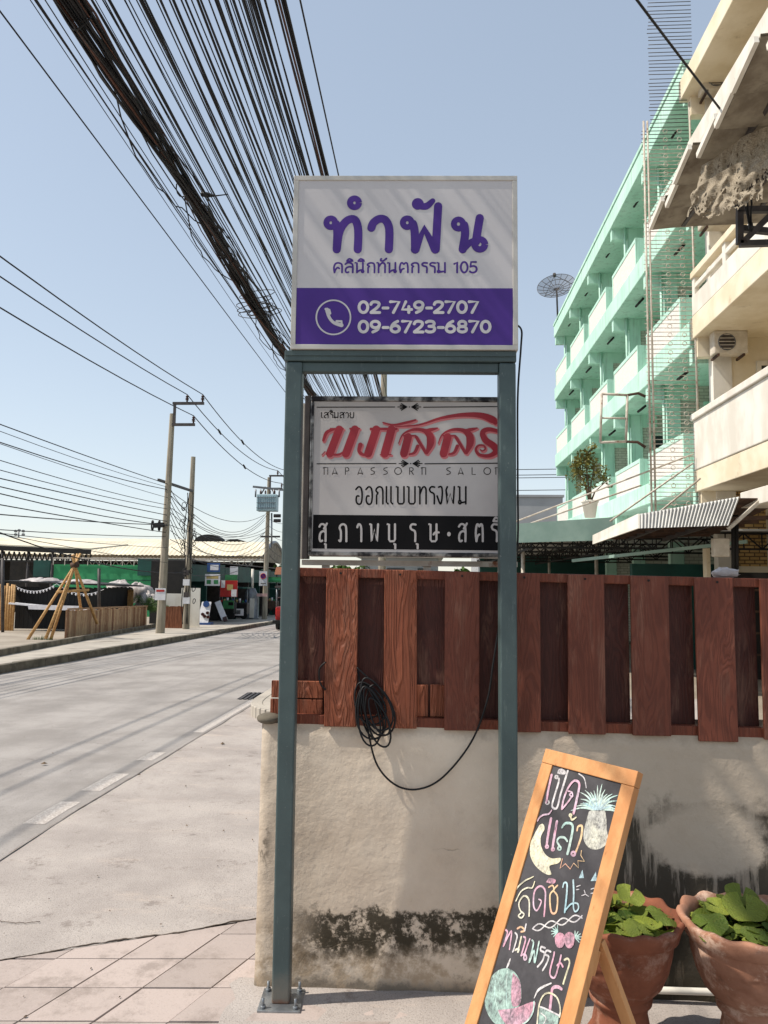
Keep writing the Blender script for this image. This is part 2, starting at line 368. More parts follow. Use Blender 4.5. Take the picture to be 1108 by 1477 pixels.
# apron between the road and the pavement, rough-cast surface with real unevenness
def apz(x, y): return zg(y)+.001+.006*noise.noise(V((x*1.7, y*1.7, 3)))+.003*noise.noise(V((x*7, y*7, 1)))
TA = lambda x: 3.08+(x+1.67)*.49            # edge between tiles and apron
m = MB(); m.grid(lambda u, v: (lambda x: V((x, TA(x)+(11.6-TA(x))*v**1.6, apz(x, TA(x)+(11.6-TA(x))*v**1.6))))(-2.272+(2.272+4.0)*u), 70, 70)
props(m.build('driveway_apron', M['apron']), kind='structure')
# tiles: skewed courses
pav = props(strip(-5.5, 5, [-3, 2.0, 3.2], -.0025).build('pavement', M['apron']), kind='structure')
sk_ = math.tan(R(20.5))
ex = V((1, .075, 0)); e2 = V((sk_, 1, 0))
tw, tdp = .252, .225
o0 = V((-1.04, 2.92, 0))
tiles = []
for j in range(-6, 3):
    for i in range(-7, 6):
        a = o0+ex*(i*tw)+e2*(j*tdp)
        g = .0032
        ps = [a+ex*g+e2*g, a+ex*(tw-g)+e2*g, a+ex*(tw-g)+e2*(tdp-g), a+ex*g+e2*(tdp-g)]
        cxm = sum((p.x for p in ps))/4
        # clip against the apron edge
        out = []
        lim = lambda p: p.y-(TA(p.x)-.012-.012*noise.noise(V((p.x*4, 1.5, 0))))
        for k in range(4):
            p, q = ps[k], ps[(k+1) % 4]; fp, fq = lim(p), lim(q)
            if fp <= 0: out.append(p)
            if fp*fq < 0: out.append(p.lerp(q, fp/(fp-fq)))
        if len(out) < 3 or cxm > 1.4: continue
        dz = random.uniform(-.002, .002); tx = random.uniform(-.006, .006); ty = random.uniform(-.006, .006)
        c = sum(out, V())/len(out)
        n = len(out)
        mm = MB(); mm.add([V((p.x, p.y, -.02)) for p in out]+[V((p.x, p.y, .004+dz+(p.x-c.x)*tx+(p.y-c.y)*ty)) for p in out],
                          [tuple(range(n, 2*n))]+[(k, (k+1) % n, n+(k+1) % n, n+k) for k in range(n)])
        mm.build('tile', M['tile'], pav, bevel=0)
# strip of trowelled mortar between tiles and wall / foot of the sign
m = MB(); m.grid(lambda u, v: V((-.70+2.9*u+.07*(1-u)*noise.noise(V((v*7, u, 2))), 2.3+.72*v, .0065+.003*noise.noise(V((u*14, v*5, 7))))), 40, 14)
props(m.build('mortar_strip', M['apron'], pav), 'pale mortar strip at the foot of the wall')
# worn paint
lm = MB()
for a, b, w0 in ((8.0, 13.5, .11),):
    lm.add([(-2.42, a, zg(a)-.002), (-2.42+w0, a, zg(a)-.002), (-2.42+w0, b, zg(b)-.002), (-2.42, b, zg(b)-.002)], [(0, 1, 2, 3)])
props(lm.build('edge_line', M['line']), kind='structure')
for a, b in ((3.9, 4.25), (4.75, 5.25), (5.55, 6.1), (6.6, 6.95)):
    props(strip(-2.48, -2.34, [a, b] if b < 5 or a > 5 else [a, 5, b], -.0022).build('edge_line', M['line']), kind='structure')
jm = MB()
pts = [(-2.278, y) for y in (2.5, 3.5, 4.5, 5, 6, 7, 8, 9.5, 11.5)]
jq = [(-2.272+.006*noise.noise(V((0, y*2, 1))), y) for y in [2.5+.1*i for i in range(92)]]
jm.add([p for x0, a in jq for p in ((x0-.006-.006*abs(noise.noise(V((1, a*5, 0)))), a, zg(a)+.002), (x0+.006+.006*abs(noise.noise(V((7, a*5, 0)))), a, zg(a)+.009))], [(2*i, 2*i+1, 2*i+3, 2*i+2) for i in range(len(jq)-1)])
M['joint'] = mat('dirt_filled_joint', (116,104,94), (88,78,70), 20, .95)
props(jm.build('road_joint', M['joint']), kind='structure')
cm = MB(); cp = []
for i in range(160):
    x = -2.25+1.5*i/159; cp.append(V((x, TA(x)+.03*noise.noise(V((x*3.3, 8, 0)))+.014*noise.noise(V((x*17, 2, 0)))+.006*noise.noise(V((x*53, 2, 0))), .0055)))
cm.tube(cp, [.0015+.0055*abs(noise.noise(V((p.x*9, 0, 5)))) for p in cp], 5)
props(cm.build('pavement_crack', M['joint'], pav), 'dark crack between tiles and driveway')
for pts in ([(-1.9, 3.42), (-1.78, 3.4), (-1.68, 3.42)],):
    cm = MB(); cm.tube([V((x+.012*noise.noise(V((i*.9, 3, y))), y+.014*noise.noise(V((i*.8, 1, 0))), .0062)) for i, (x, y) in enumerate(crom(pts, 9))], .0016, 4); props(cm.build('pavement_crack', M['joint'], pav), 'dark crack across a paving tile')
# drain grate
g = thing('drain_grate', 'black iron drain grate in the road beside the curved kerb', 'grate', (-2.3, 10.9, zg(10.9)))
MB().bx(-2.62, -2.06, 10.55, 11.3, zg(11)-.004, zg(11)+.004).build('frame', M['dark'], g)
for k in range(8): MB().bx(-2.58+k*.065, -2.545+k*.065, 10.6, 11.25, zg(11)+.004, zg(11)+.016).build('bar', M['steeldark'], g)
# curved kerb and pavement beyond the driveway
def kerb_curve():
    pts = [(-2.12, 16.0), (-2.12, 12.5), (-2.12, 10.4), (-2.08, 9.5), (-1.92, 9.0), (-1.6, 8.75), (-1.0, 8.65), (2.0, 8.6)]
    return crom(pts, 4)
kc = kerb_curve(); kp = props(bpy.data.objects.new('kerb', None), kind='structure'); COL.objects.link(kp); ORG[kp.name] = V((0, 0, 0))
for (x0, y0), (x1, y1) in zip(kc[:-1], kc[1:]):
    a = V((x0, y0, zg(y0)+.05)); b = V((x1, y1, zg(y1)+.05)); d = (b-a).normalized()*.004
    MB().bar(a+d, b-d, .14, .16).build('kerb_stone', M['walk'], kp, bevel=.01)
m = MB(); poly = [V((x+.06, y+.06, zg(y)+.115)) for x, y in kc]+[V((2.0, 16, zg(16)+.115))]
m.prism(poly, (0, 0, .005)); props(m.build('sidewalk', M['walk']), kind='structure')
# far side: kerb stones, sidewalk, lot
kq = props(bpy.data.objects.new('kerb', None), kind='structure'); COL.objects.link(kq); ORG[kq.name] = V((0, 0, 0))
y = 9.0
while y < 62:
    st = 1.0; a = V((kx(y)-.06, y+.012, zg(y)+.06)); b = V((kx(y+st)-.06, y+st-.012, zg(y+st)+.06))
    drop = .05 if 28.5 < y < 30 else 0
    MB().bar(a-V((0, 0, drop)), b-V((0, 0, drop)), .15, .19+random.uniform(-.012, .012)).build('kerb_stone', M['kerb'], kq, bevel=.012); y += st
props(strip(lx, lambda y: kx(y)-.13, yy, .145).build('sidewalk', M['walk']), kind='structure')
kq2 = props(bpy.data.objects.new('lot_kerb', None), kind='structure'); COL.objects.link(kq2); ORG[kq2.name] = V((0, 0, 0))
y = 9.0
while y < 31:
    MB().bar((lx(y), y+.01, zg(y)+.17), (lx(y+1), y+.99, zg(y+1)+.17), .14, .22).build('kerb_stone', M['kerb'], kq2, bevel=.01); y += 1
props(strip(-60, lambda y: lx(y)-.06, yy, .155).build('lot', M['lot']), kind='structure')

# ------------------------------------------------------------------ boundary wall and fence
def wy(x, z):                                      # front of the wall, leaning back a little
    return 2.962+(x+.63)*.012+.030*z+.004*noise.noise(V((x*.9, z*.9, 4)))
def wtop(x): return .955-.011*(x+.6)
WX0, WX1 = -.635, 2.3
m = MB()
def wf(u, v):
    x = WX0+(WX1-WX0)*u; z = -.05+(wtop(x)+.05)*v
    rd = 0
    if v > .97: rd = .006
    if u == 0: rd += .008
    return V((x, wy(x, z)+rd+.0035*noise.noise(V((x*4, z*4, 0)))+.0012*noise.noise(V((x*19, z*19, 5)))+(.006*max(0, .06-z)/.06*noise.noise(V((x*9, 4, 1)))), z))
m.grid(wf, 160, 60)
m.grid(lambda u, v: V((WX0+(WX1-WX0)*u, wy(WX0+(WX1-WX0)*u, .95)+.006+.16*v, wtop(WX0+(WX1-WX0)*u)+.002*noise.noise(V((u*60, v*3, 2)))-.001)), 60, 3)
m.quad((WX0, wy(WX0, 0)+.008, -.05), (WX0, wy(WX0, .95)+.01, wtop(WX0)), (WX0, 3.13, wtop(WX0)), (WX0, 3.13, -.05))
m.quad((WX0, 3.12, -.05), (WX0, 3.12, .95), (WX1, 3.42, .95), (WX1, 3.42, -.05))
wall = m.build('boundary_wall', M['plaster']); props(wall, 'low cream plaster wall with black mould stains under the brown fence', 'wall')

fen = thing('slat_fence', 'red brown board fence on top of the plaster wall', 'fence', (-.5, 2.96, .95))
def fx(px, py=930):                                 # x on the fence front line for an image column
    x = 0
    for _ in range(30):
        p = ay(px, py, wy(x, .95)+.004); x = p.x
    return x
slats = [(386, 429), (470, 516), (555, 602), (641, 691), (727, 779), (818, 871), (909, 964), (1003, 1059), (1096, 1152), (1190, 1246), (1285, 1341), (1380, 1436)]
sl_m = {}
def board(x0, x1, z0, z1, yoff, th, name, m, tilt=0, bev=.003):
    ya, yb = wy(x0, .95)+yoff, wy(x1, .95)+yoff
    b = MB(); b.add([(x0, ya, z0), (x1, yb, z0), (x1, yb+th, z0), (x0, ya+th, z0), (x0+tilt, ya, z1), (x1+tilt, yb, z1), (x1+tilt, yb+th, z1), (x0+tilt, ya+th, z1)],
                    [(3,2,1,0),(4,5,6,7),(0,1,5,4),(1,2,6,5),(2,3,7,6),(3,0,4,7)])
    return b.build(name, m, fen, bevel=bev)
FT = lambda x: 1.552-.014*(x+.5)
for i, (a, b) in enumerate(slats):
    if i == 0: x0, x1 = -.556, fx(429)
    else: x0, x1 = fx(a), fx(b)
    z0 = wtop(x0)-.004-(.014 if i == 7 else 0)+random.uniform(-.002, .002)
    s_ = board(x0, x1, z0, FT(x0)-.001, -.012, .014, 'slat', M['slat'] if i in (0, 1, 2) else M['slatshade'], random.uniform(-.003, .003)+(-.004 if i == 7 else 0))  # first boards take the sunlit copy, the rest the shaded one
    for zz in (FT(x0)-.018,):
        n_ = MB(); cx_ = (x0+x1)/2+random.uniform(-.01, .01); n_.tube([V((cx_, wy(cx_, .95)-.016, zz)), V((cx_, wy(cx_, .95)-.008, zz))], .0045, 8); n_.build('nail_head', M['dark'], s_)
gaps = [(slats[i][1], slats[i+1][0]) for i in range(len(slats)-1)]
for i, (a, b) in enumerate(gaps):
    x0, x1 = fx(a), fx(b); ga = .0; 
    if i >= 5: ga = .0052
    board(x0-.03, x1+.022-ga*2.6, wtop(x0)+.012, FT(x0)-.022, .052, .012, 'back_slat', M['slatback'], bev=.002)
for nm, zc, hh in (('bottom_rail', .966, .036), ('top_rail', FT(0)-.016, .034)):
    for (x0, x1) in ((-.558, .1), (.1, 2.2)):
        b = MB(); za, zb = (wtop(x0)+.017, wtop(x1)+.017) if nm == 'bottom_rail' else (FT(x0)-.016, FT(x1)-.016)
        b.bar((x0, wy(x0, .95)+.024, za), (x1, wy(x1, .95)+.024, zb), .040, hh); b.build(nm, M['rail'], fen, bevel=.003)
b = MB(); b.bx(-.560, -.53, 3.03, 3.06, .95, 1.56); b.build('end_post', M['rail'], fen, bevel=.003)
# horizontal boards with sawn ends behind the first slats
for (x0, x1, z0, z1) in ((-.607, -.405, 1.047, 1.112), (-.61, -.405, .985, 1.042)):
    b = MB(); b.bx(x0, x1, wy(x0, .95)+.03, wy(x0, .95)+.046, z0, z1); b.build('cross_board', M['slat'], fen, bevel=.002)
for (x0, x1) in ((fx(602)-.02, fx(618)), (fx(621), fx(641)+.02)):
    b = MB(); b.bx(x0, x1, wy(x0, .95)+.03, wy(x0, .95)+.046, .985, 1.105); b.build('cross_board', M['slat'], fen, bevel=.002)
stn = MB(); stn.grid(lambda u, v: V((-.632+.05*math.sin(u*math.pi)*math.cos(v*6.283)*1.0+.02, 3.02+.05*math.sin(u*math.pi)*math.sin(v*6.283), .968+.022*math.cos(u*math.pi))), 8, 12)
props(stn.build('loose_stone', M['kerb'], None, (-.62, 3.0, .95)), 'small grey stone on the wall top at the fence end', 'stone')

# ------------------------------------------------------------------ flat lettering on panels
class Panel:
    def __init__(s, O, exv, n):
        s.O = V(O); s.n = V(n).normalized(); s.ex = V(exv).normalized(); s.ey = s.n.cross(s.ex); s.h = 0
    def uv(s, px, py):
        p = apl(px, py, s.O, s.n)-s.O; return (p.dot(s.ex), p.dot(s.ey))
    def P(s, u, v, h): return s.O+s.ex*u+s.ey*v+s.n*h
class Ink:                                  # collects strokes and fills of one colour
    def __init__(s, pan, zoom, h0): s.p = pan; s.z = zoom; s.h = h0; s.m = MB(); s.k = 0; s.h0 = h0
    def c(s, q): x0, y0, k = s.z; return s.p.uv(x0+q[0]/k, y0+q[1]/k)
    def stroke(s, pts, wd, smooth=True, closed=False, k=5):
        pts = [tuple(p) for p in pts]
        n0 = len(pts)
        W = list(wd) if isinstance(wd, (list, tuple)) else [wd]*n0
        q = [(p[0], p[1], W[min(i, len(W)-1)]) for i, p in enumerate(pts)]
        if smooth: q = crom(q, k)
        u = [V((*s.c(p), 0)) for p in q]
        sc = ((V((*s.c((10, 0)), 0))-V((*s.c((0, 0)), 0))).length)/10
        n = len(u); vs = []; s.k += 1; h = s.h0+(s.k % 9)*6e-5
        for i in range(n):
            d = (u[min(i+1, n-1)]-u[max(i-1, 0)])
            if d.length < 1e-9: d = V((1, 0, 0))
            d.normalize(); nn = V((-d.y, d.x, 0)); r = q[i][2]*sc/2
            h += 1e-6
            vs += [s.p.P(*(u[i]+nn*r).xy, h), s.p.P(*(u[i]-nn*r).xy, h)]
        s.m.add(vs, [(2*i, 2*i+1, 2*i+3, 2*i+2) for i in range(n-1)])
        if not closed:
            for i, e in ((0, -1), (n-1, 1)):
                d = (u[min(i+1, n-1)]-u[max(i-1, 0)]).normalized()*e; nn = V((-d.y, d.x, 0)); r = q[i][2]*sc/2
                ring = [u[i]+nn*(r*math.cos(a))+d*(r*math.sin(a)) for a in [math.pi*j/6 for j in range(7)]]
                h += 1e-6
                s.m.add([s.p.P(*p.xy, h) for p in ring], [tuple(range(7))])
    def fill(s, pts, smooth=False):
        if smooth: pts = crom(list(pts)+[pts[0]], 5)[:-1]
        s.k += 1; s.h = s.h0+(s.k % 9)*6e-5; u = [s.c(p) for p in pts]
        s.m.add([s.p.P(*p, s.h) for p in u], [tuple(range(len(u)))])
    def done(s, name, m, parent, label=None):
        me = s.m
        o = me.build(name, m, parent)
        if label: o['label'] = label
        return o
T_ = '~'
G = {'0': (.62, [(1, arc(.31,.5,.27,.5))]), '1': (.45, [(0, [(.05,.82),(.28,1),(.28,0)])]),
 '2': (.62, [(1, [(.04,.76),(.12,.95),(.32,1),(.52,.9),(.54,.68),(.4,.42),(.05,.02)]), (0, [(.05,.0),(.58,.0)])]),
 '3': (.62, [(1, [(.05,.9),(.2,1),(.45,.97),(.54,.78),(.45,.57),(.22,.53)]), (1, [(.22,.53),(.5,.47),(.57,.25),(.45,.04),(.2,0),(.04,.1)])]),
 '4': (.64, [(0, [(.26,1),(.04,.28),(.62,.28)]), (0, [(.45,.55),(.45,0)])]),
 '5': (.62, [(0, [(.52,1),(.12,1),(.08,.55)]), (1, [(.08,.55),(.3,.62),(.54,.5),(.56,.2),(.4,.02),(.18,.0),(.03,.1)])]),
 '6': (.62, [(1, arc(.31,.3,.26,.3)), (1, [(.46,1),(.18,.75),(.05,.35)])]), '7': (.6, [(0, [(.02,1),(.56,1),(.2,0)])]),
 '8': (.62, [(1, arc(.31,.75,.22,.25)), (1, arc(.31,.26,.26,.26))]), '9': (.62, [(1, arc(.31,.7,.26,.3)), (1, [(.57,.65),(.46,.25),(.16,0)])]),
 '-': (.42, [(0, [(.06,.42),(.36,.42)])]), ' ': (.4, []), '.': (.4, [(1, arc(.2,.42,.07,.07,n=8))]),
 'ค': (.72, [(1, [(.06,0),(.02,.5),(.12,.88),(.35,1),(.6,.88),(.65,.6),(.65,0)]), (1, [(.06,0),(.14,.3),(.3,.5),(.44,.42)])]),
 'ล': (.7, [(1, [(.05,.86),(.2,1),(.46,.98),(.62,.75),(.62,0)]), (1, [(.62,.52),(.4,.6),(.14,.48),(.06,.2),(.14,0),(.3,.04)])]),
 'น': (.74, [(0, [(.0,1),(.12,1),(.12,0)]), (1, [(.12,.02),(.3,.2),(.5,.26),(.64,.14),(.56,.0),(.48,.1),(.58,.3)]), (0, [(.58,1),(.58,.25)])]),
 'ก': (.68, [(0, [(.1,0),(.1,.5),(.2,.64)]), (1, [(.2,.64),(.05,.78),(.14,.93),(.34,1),(.54,.92),(.6,.65),(.6,0)])]),
 'ท': (.7, [(0, [(.0,1),(.11,1),(.11,0)]), (1, [(.11,.55),(.3,.92),(.48,1),(.6,.85),(.61,.6),(.61,0)])]),
 'ต': (.76, [(1, [(.1,0),(.04,.5),(.12,.93),(.24,1),(.36,.86),(.48,1),(.62,.93),(.67,.5),(.67,0)]), (1, [(.1,0),(.2,.3),(.36,.4)])]),
 'ร': (.52, [(1, [(.46,.98),(.2,1),(.06,.86),(.14,.7),(.36,.62),(.44,.45),(.43,0)])]),
 'ม': (.72, [(0, [(.0,1),(.11,1),(.11,.2)]), (1, arc(.12,.1,.09,.1,90,450,8)), (0, [(.2,.06),(.6,.12)]), (0, [(.6,1),(.6,0)])]),
 'ส': (.74, [(1, [(.05,.86),(.2,1),(.46,.98),(.6,.75),(.6,0)]), (1, [(.6,.52),(.4,.6),(.14,.48),(.06,.2),(.14,0),(.3,.04)]), (0, [(.46,.74),(.72,1.04)])]),
 'ภ': (.7, [(1, [(.0,.05),(.1,.0),(.15,.2),(.14,.6),(.04,.78),(.14,.95),(.36,1),(.56,.9),(.61,.6),(.61,0)])]),
 'า': (.5, [(1, [(.04,.82),(.14,1),(.3,.95),(.38,.7),(.38,0)])]),
 'พ': (.9, [(0, [(.0,1),(.1,1),(.14,0),(.4,.7),(.64,0),(.74,1)])]), 'ผ': (.86, [(0, [(.12,.5),(.04,.8),(.14,1)]), (0, [(.04,.8),(.14,0),(.38,.6),(.62,0),(.7,1)])]),
 'บ': (.74, [(0, [(.0,1),(.11,1),(.11,.1),(.2,0),(.5,0),(.6,.1),(.6,1)])]), 'ษ': (.82, [(0, [(.0,1),(.11,1),(.11,.1),(.2,0),(.5,0),(.6,.1),(.6,1)]), (1, [(.36,.4),(.5,.52),(.78,.52)])]),
 'อ': (.68, [(1, [(.06,.84),(.28,1),(.5,.88),(.56,.4),(.46,.02),(.2,0),(.08,.2),(.14,.45),(.3,.45)])]),
 'แ': (.74, [(0, [(.08,1),(.08,.1),(.2,0)]), (0, [(.44,1),(.44,.1),(.56,0)])]), 'เ': (.4, [(0, [(.1,1),(.1,.1),(.24,0)])]),
 'ง': (.6, [(1, [(.16,.98),(.38,1),(.46,.7),(.4,.15),(.28,0),(.04,.46)])]), 'ว': (.52, [(1, [(.04,.84),(.18,1),(.36,.92),(.42,.5),(.36,0)])]),
 'ย': (.72, [(1, [(.14,1),(.04,.84),(.16,.68),(.06,.45),(.12,.06),(.3,0),(.54,.03),(.6,.3),(.6,1)])]),
 'ิ': (0, [(1, [(-.58,1.2),(-.4,1.42),(-.12,1.2),(-.58,1.18)])]), 'ี': (0, [(1, [(-.58,1.2),(-.4,1.4),(-.12,1.2),(-.58,1.18)]), (0, [(-.12,1.2),(-.12,1.5)])]),
 'ั': (0, [(1, [(-.45,1.42),(-.5,1.25),(-.3,1.2),(-.05,1.45)])]), 'ุ': (0, [(0, [(-.22,-.16),(-.14,-.16),(-.14,-.42)])]),
 'N': (.66, [(0, [(.0,.95),(.08,1),(.5,1),(.5,0)]), (0, [(.1,1),(.1,0)])]), 'A': (.66, [(0, [(.02,0),(.28,1),(.54,0)]), (0, [(.14,.18),(.54,.18)])]),
 'P': (.6, [(0, [(.05,0),(.05,1),(.3,1),(.42,.85),(.42,.62),(.3,.5),(.05,.5)])]), 'S': (.55, [(1, [(.42,1),(.1,.9),(.08,.65),(.4,.4),(.38,.1),(.05,0)])]),
 'O': (.85, [(1, arc(.4,.5,.38,.5))]), 'R': (.6, [(0, [(.05,0),(.05,1),(.3,1),(.42,.85),(.42,.65),(.3,.5),(.05,.5)]), (0, [(.2,.5),(.45,0)])]), 'L': (.5, [(0, [(.05,1),(.05,0),(.4,0)])])}
def text(ink, s, x0, x1, base, h, wd, xs=None):
    adv = [G[c][0] for c in s]
    tot = sum(adv) if xs is None else 1
    x = x0; k = (x1-x0)/max(tot, 1e-6); j = 0; gx = k if xs is None else None
    for i, c in enumerate(s):
        if xs is not None:
            if G[c][0] > 0: x, gx = xs[j]; j += 1
        for sm_, pts in G[c][1]:
            off = x if (xs is None or G[c][0] > 0) else x+gx*.7
            q = [(off+(p[0]*.84+.06*(G[c][0] > 0))*gx, base-p[1]*h) for p in pts]
            ink.stroke(q, wd, bool(sm_), k=3)
        if xs is None: x += adv[i]*k

# ------------------------------------------------------------------ clinic sign on two posts
SH = R(2.2); sx = V((math.cos(SH), math.sin(SH), 0)); sn = V((math.sin(SH), -math.cos(SH), 0))
S0 = V((-.516, 2.865, 0))
cs = thing('clinic_sign', 'white and purple clinic sign box on two teal grey steel posts', 'sign', S0)
def sp_(a, d, z): return S0+sx*a+sn*d+V((0, 0, z))
def sbox(mb, a0, a1, d0, d1, z0, z1):
    q = [(a0, d0), (a1, d0), (a1, d1), (a0, d1)]
    return mb.add([sp_(a, d, z0) for a, d in q]+[sp_(a, d, z1) for a, d in q], [(0,1,2,3),(7,6,5,4),(0,4,5,1),(1,5,6,2),(2,6,7,3),(3,7,4,0)])
PW = .0315
for a in (.003, .812):
    sbox(MB(), a-PW, a+PW, -PW, PW, .012, 2.33).build('post', M['steel_teal'], cs, bevel=.006)
    pl = sbox(MB(), a-.075, a+.075, -.075, .075, .005, .013).build('base_plate', M['galv'], cs, bevel=.001)
    for da in (-.057, .057):
        for dd in (-.057, .057):
            b = MB(); p = sp_(a+da, dd, .013); b.tube([p, p+V((0, 0, .034))], .005, 8); bo = b.build('bolt', M['galv'], pl)
            b = MB(); b.tube([p, p+V((0, 0, .010))], .010, 6); b.build('nut', M['galv'], pl)
sbox(MB(), -PW-.002, .812+PW+.002, -PW-.003, PW+.003, 2.333, 2.370).build('beam', M['steel_teal'], cs, bevel=.004)
sbox(MB(), -PW, .812+PW, PW+.0045, PW+.008, 2.352, 2.372).build('beam_lip', M['steel_teal'], cs, bevel=.001)
sbox(MB(), PW, .812-PW, -.02, .02, 2.295, 2.332).build('lower_beam', M['steel_teal'], cs, bevel=.004)
A0, A1, Z0, Z1 = -.010, .850, 2.374, 3.060
fr = .019; D1 = .05; D0 = -.06
M['signwhite'] = mat('white_sign_face', (196,193,194), (190,187,188), 3, .38, spec=.5)
M['alu'] = mat('white_aluminium_frame', (196,192,184), (184,180,172), 6, .4, metal=.2)
M['trans_purple'] = M['purple']
sbox(MB(), A0+.004, A1-.004, D0, D1-.004, Z0+.004, Z1-.004).build('sign_box', M['signwhite'], cs)
for nm, q in (('frame_rail', (A0, A1, Z1-fr, Z1)), ('frame_rail', (A0, A1, Z0, Z0+fr)), ('frame_stile', (A0, A0+fr, Z0+fr, Z1-fr)), ('frame_stile', (A1-fr, A1, Z0+fr, Z1-fr))):
    sbox(MB(), q[0], q[1], D0-.002, D1, q[2], q[3]).build(nm, M['alu'], cs, bevel=.002)
pan = Panel(S0+sn*(D1-.004), sx, sn)
Z2 = (410, 240, 1108/350)
ik = Ink(pan, Z2, .0006); ik.fill([(54, 555), (1046, 557), (1043, 824), (46, 818)])
band = ik.done('purple_band', M['purple'], cs)
def thai_head(ik, cx, cy, r, wd): ik.stroke(arc(cx, cy, r, r, 0, 360, 16), wd, True, True)
ik = Ink(pan, Z2, .0012); W = 37
thai_head(ik, 213, 258, 20, 27); ik.stroke([(236, 262), (243, 300), (240, 380)], W); ik.stroke([(240, 380), (252, 300), (285, 250), (322, 244), (338, 290), (336, 380)], W)
thai_head(ik, 321, 167, 20, 28)
ik.stroke([(398, 282), (408, 258), (436, 240), (464, 248), (480, 290), (478, 380)], W)
thai_head(ik, 562, 258, 20, 27); ik.stroke([(588, 262), (596, 300), (598, 380)], W); ik.stroke([(598, 380), (640, 288), (690, 380)], [40, 44, 40], False); ik.stroke([(692, 380), (697, 290), (703, 182)], W)
thai_head(ik, 610, 172, 14, 26); ik.stroke([(618, 182), (650, 182), (678, 158)], [30, 32, 24])
thai_head(ik, 796, 264, 21, 27); ik.stroke([(822, 268), (826, 310), (815, 380)], W); ik.stroke([(815, 382), (845, 352), (880, 336)], 30)
thai_head(ik, 893, 357, 23, 30); ik.stroke([(876, 345), (882, 300), (893, 236)], W)
ik.done('big_lettering', M['purple'], cs, 'large rounded purple lettering reading ทำฟัน')
ik = Ink(pan, Z2, .0012); text(ik, 'คลินิกทันตกรรม', 222, 745, 485, 44, 8.2); ik.done('small_lettering', M['purple'], cs, 'purple lettering reading คลินิกทันตกรรม')
ik = Ink(pan, Z2, .0012); text(ik, '105', 770, 884, 485, 48, 8.8); ik.done('small_number', M['purple'], cs, 'purple number 105')
ik = Ink(pan, Z2, .0018); text(ik, '02-749-2707', 334, 890, 668, 49, 13.5); text(ik, '09-6723-6870', 334, 946, 757, 49, 13.5)
ik.done('phone_numbers', M['signwhite'], cs, 'white phone numbers 02-749-2707 and 09-6723-6870')
ik = Ink(pan, Z2, .0018); ik.stroke(arc(225, 690, 78, 78, 0, 360, 40), 7, True, True)
ik.stroke([(196, 655), (206, 690), (228, 715), (262, 726)], [18, 14, 14, 18]); ik.stroke([(190, 652), (206, 656), (210, 672)], 11, False); ik.stroke([(240, 708), (262, 708), (262, 726)], 11, False)
ik.done('phone_icon', M['signwhite'], cs, 'white handset in a ring')
# ------------------------------------------------------------------ salon sign behind
SS = R(2.0); s2x = V((math.cos(SS), math.sin(SS), 0)); s2n = V((math.sin(SS), -math.cos(SS), 0))
Q0 = V((-.475, 3.03, 1.6))
ss = thing('salon_sign', 'old salon light box with red script and black footer behind the posts', 'sign', Q0)
def qp(a, d, z): return Q0+s2x*a+s2n*d+V((0, 0, z))
def qbox(mb, a0, a1, d0, d1, z0, z1):
    q = [(a0, d0), (a1, d0), (a1, d1), (a0, d1)]
    return mb.add([qp(a, d, z0) for a, d in q]+[qp(a, d, z1) for a, d in q], [(0,1,2,3),(7,6,5,4),(0,4,5,1),(1,5,6,2),(2,6,7,3),(3,7,4,0)])
SWD, SHT = .815, .645
t = NT('weathered_chrome_frame'); co = t.co('Object', (5, 5, 5)); nz = t.noise(co, 2.2, 6)
M['chrome'] = t.fin(t.mix(t.sm(nz, .42, .6), L((44,42,44)), L((150,146,142))), .32, t.bump(t.noise(co, 5), .25, .01), .85, .5)
M['salonwhite'] = mat('aged_white_acrylic', (188,183,180), (176,170,168), 2, .35, spec=.5)
M['salonred'] = mat('faded_red_print', (158,42,54), (146,36,48), 6, .45); M['pink'] = mat('pink_print_edge', (206,120,122), (190,104,108), 8, .45); M['ink'] = mat('black_print', (20,19,21), (15,14,16), 6, .6, spec=.12)
qbox(MB(), .008, SWD-.008, -.10, .0, .01, SHT-.008).build('sign_box', M['salonwhite'], ss)
for q in ((0, SWD, SHT-.022, SHT), (0, SWD, 0, .018), (0, .014, .018, SHT-.022), (SWD-.016, SWD, .018, SHT-.022)):
    qbox(MB(), q[0], q[1], -.105, .005, q[2], q[3]).build('frame_bar', M['chrome'], ss, bevel=.004)
qbox(MB(), -.028, -.006, -.11, -.03, -.01, SHT+.01).build('side_channel', M['steeldark'], ss, bevel=.002)
qbox(MB(), -.04, -.030, -.12, -.04, -.01, SHT-.02).build('side_strip', M['rustwhite'], ss)
qbox(MB(), -.03, SWD+.02, -.09, -.045, -.035, -.014).build('support_rail', M['rustwhite'], ss)
for a in (.05, .46, .8): qbox(MB(), a, a+.03, -.085, -.055, -.62, -.035).build('support_leg', M['rustwhite'], ss)
sp2 = Panel(qp(0, 0, 0), s2x, s2n); Z3 = (420, 550, 1108/340)
ik = Ink(sp2, Z3, .0006); ik.fill([(104, 627), (1010, 635), (1008, 796), (100, 786)]); ik.done('black_footer', M['ink'], ss)
S = []
def st(p, w, sm=True): S.append((p, w, sm))
st([(205, 224), (168, 240), (152, 278)], [10, 16, 12]); st([(226, 226), (182, 340)], 36, False); st([(186, 224), (244, 224)], 9, False); st([(180, 343), (225, 344), (258, 322)], [8, 10, 6]); st([(300, 226), (258, 340)], 37, False); st([(278, 223), (320, 223)], 9, False); st([(145, 346), (160, 330)], 4, False)
st([(326, 298), (320, 330), (345, 346), (372, 335)], [20, 16, 12, 10]); st([(400, 226), (362, 340)], 37, False); st([(375, 224), (495, 224)], 12, False); st([(472, 226), (440, 340)], 38, False); st([(420, 345), (470, 345)], 6, False)
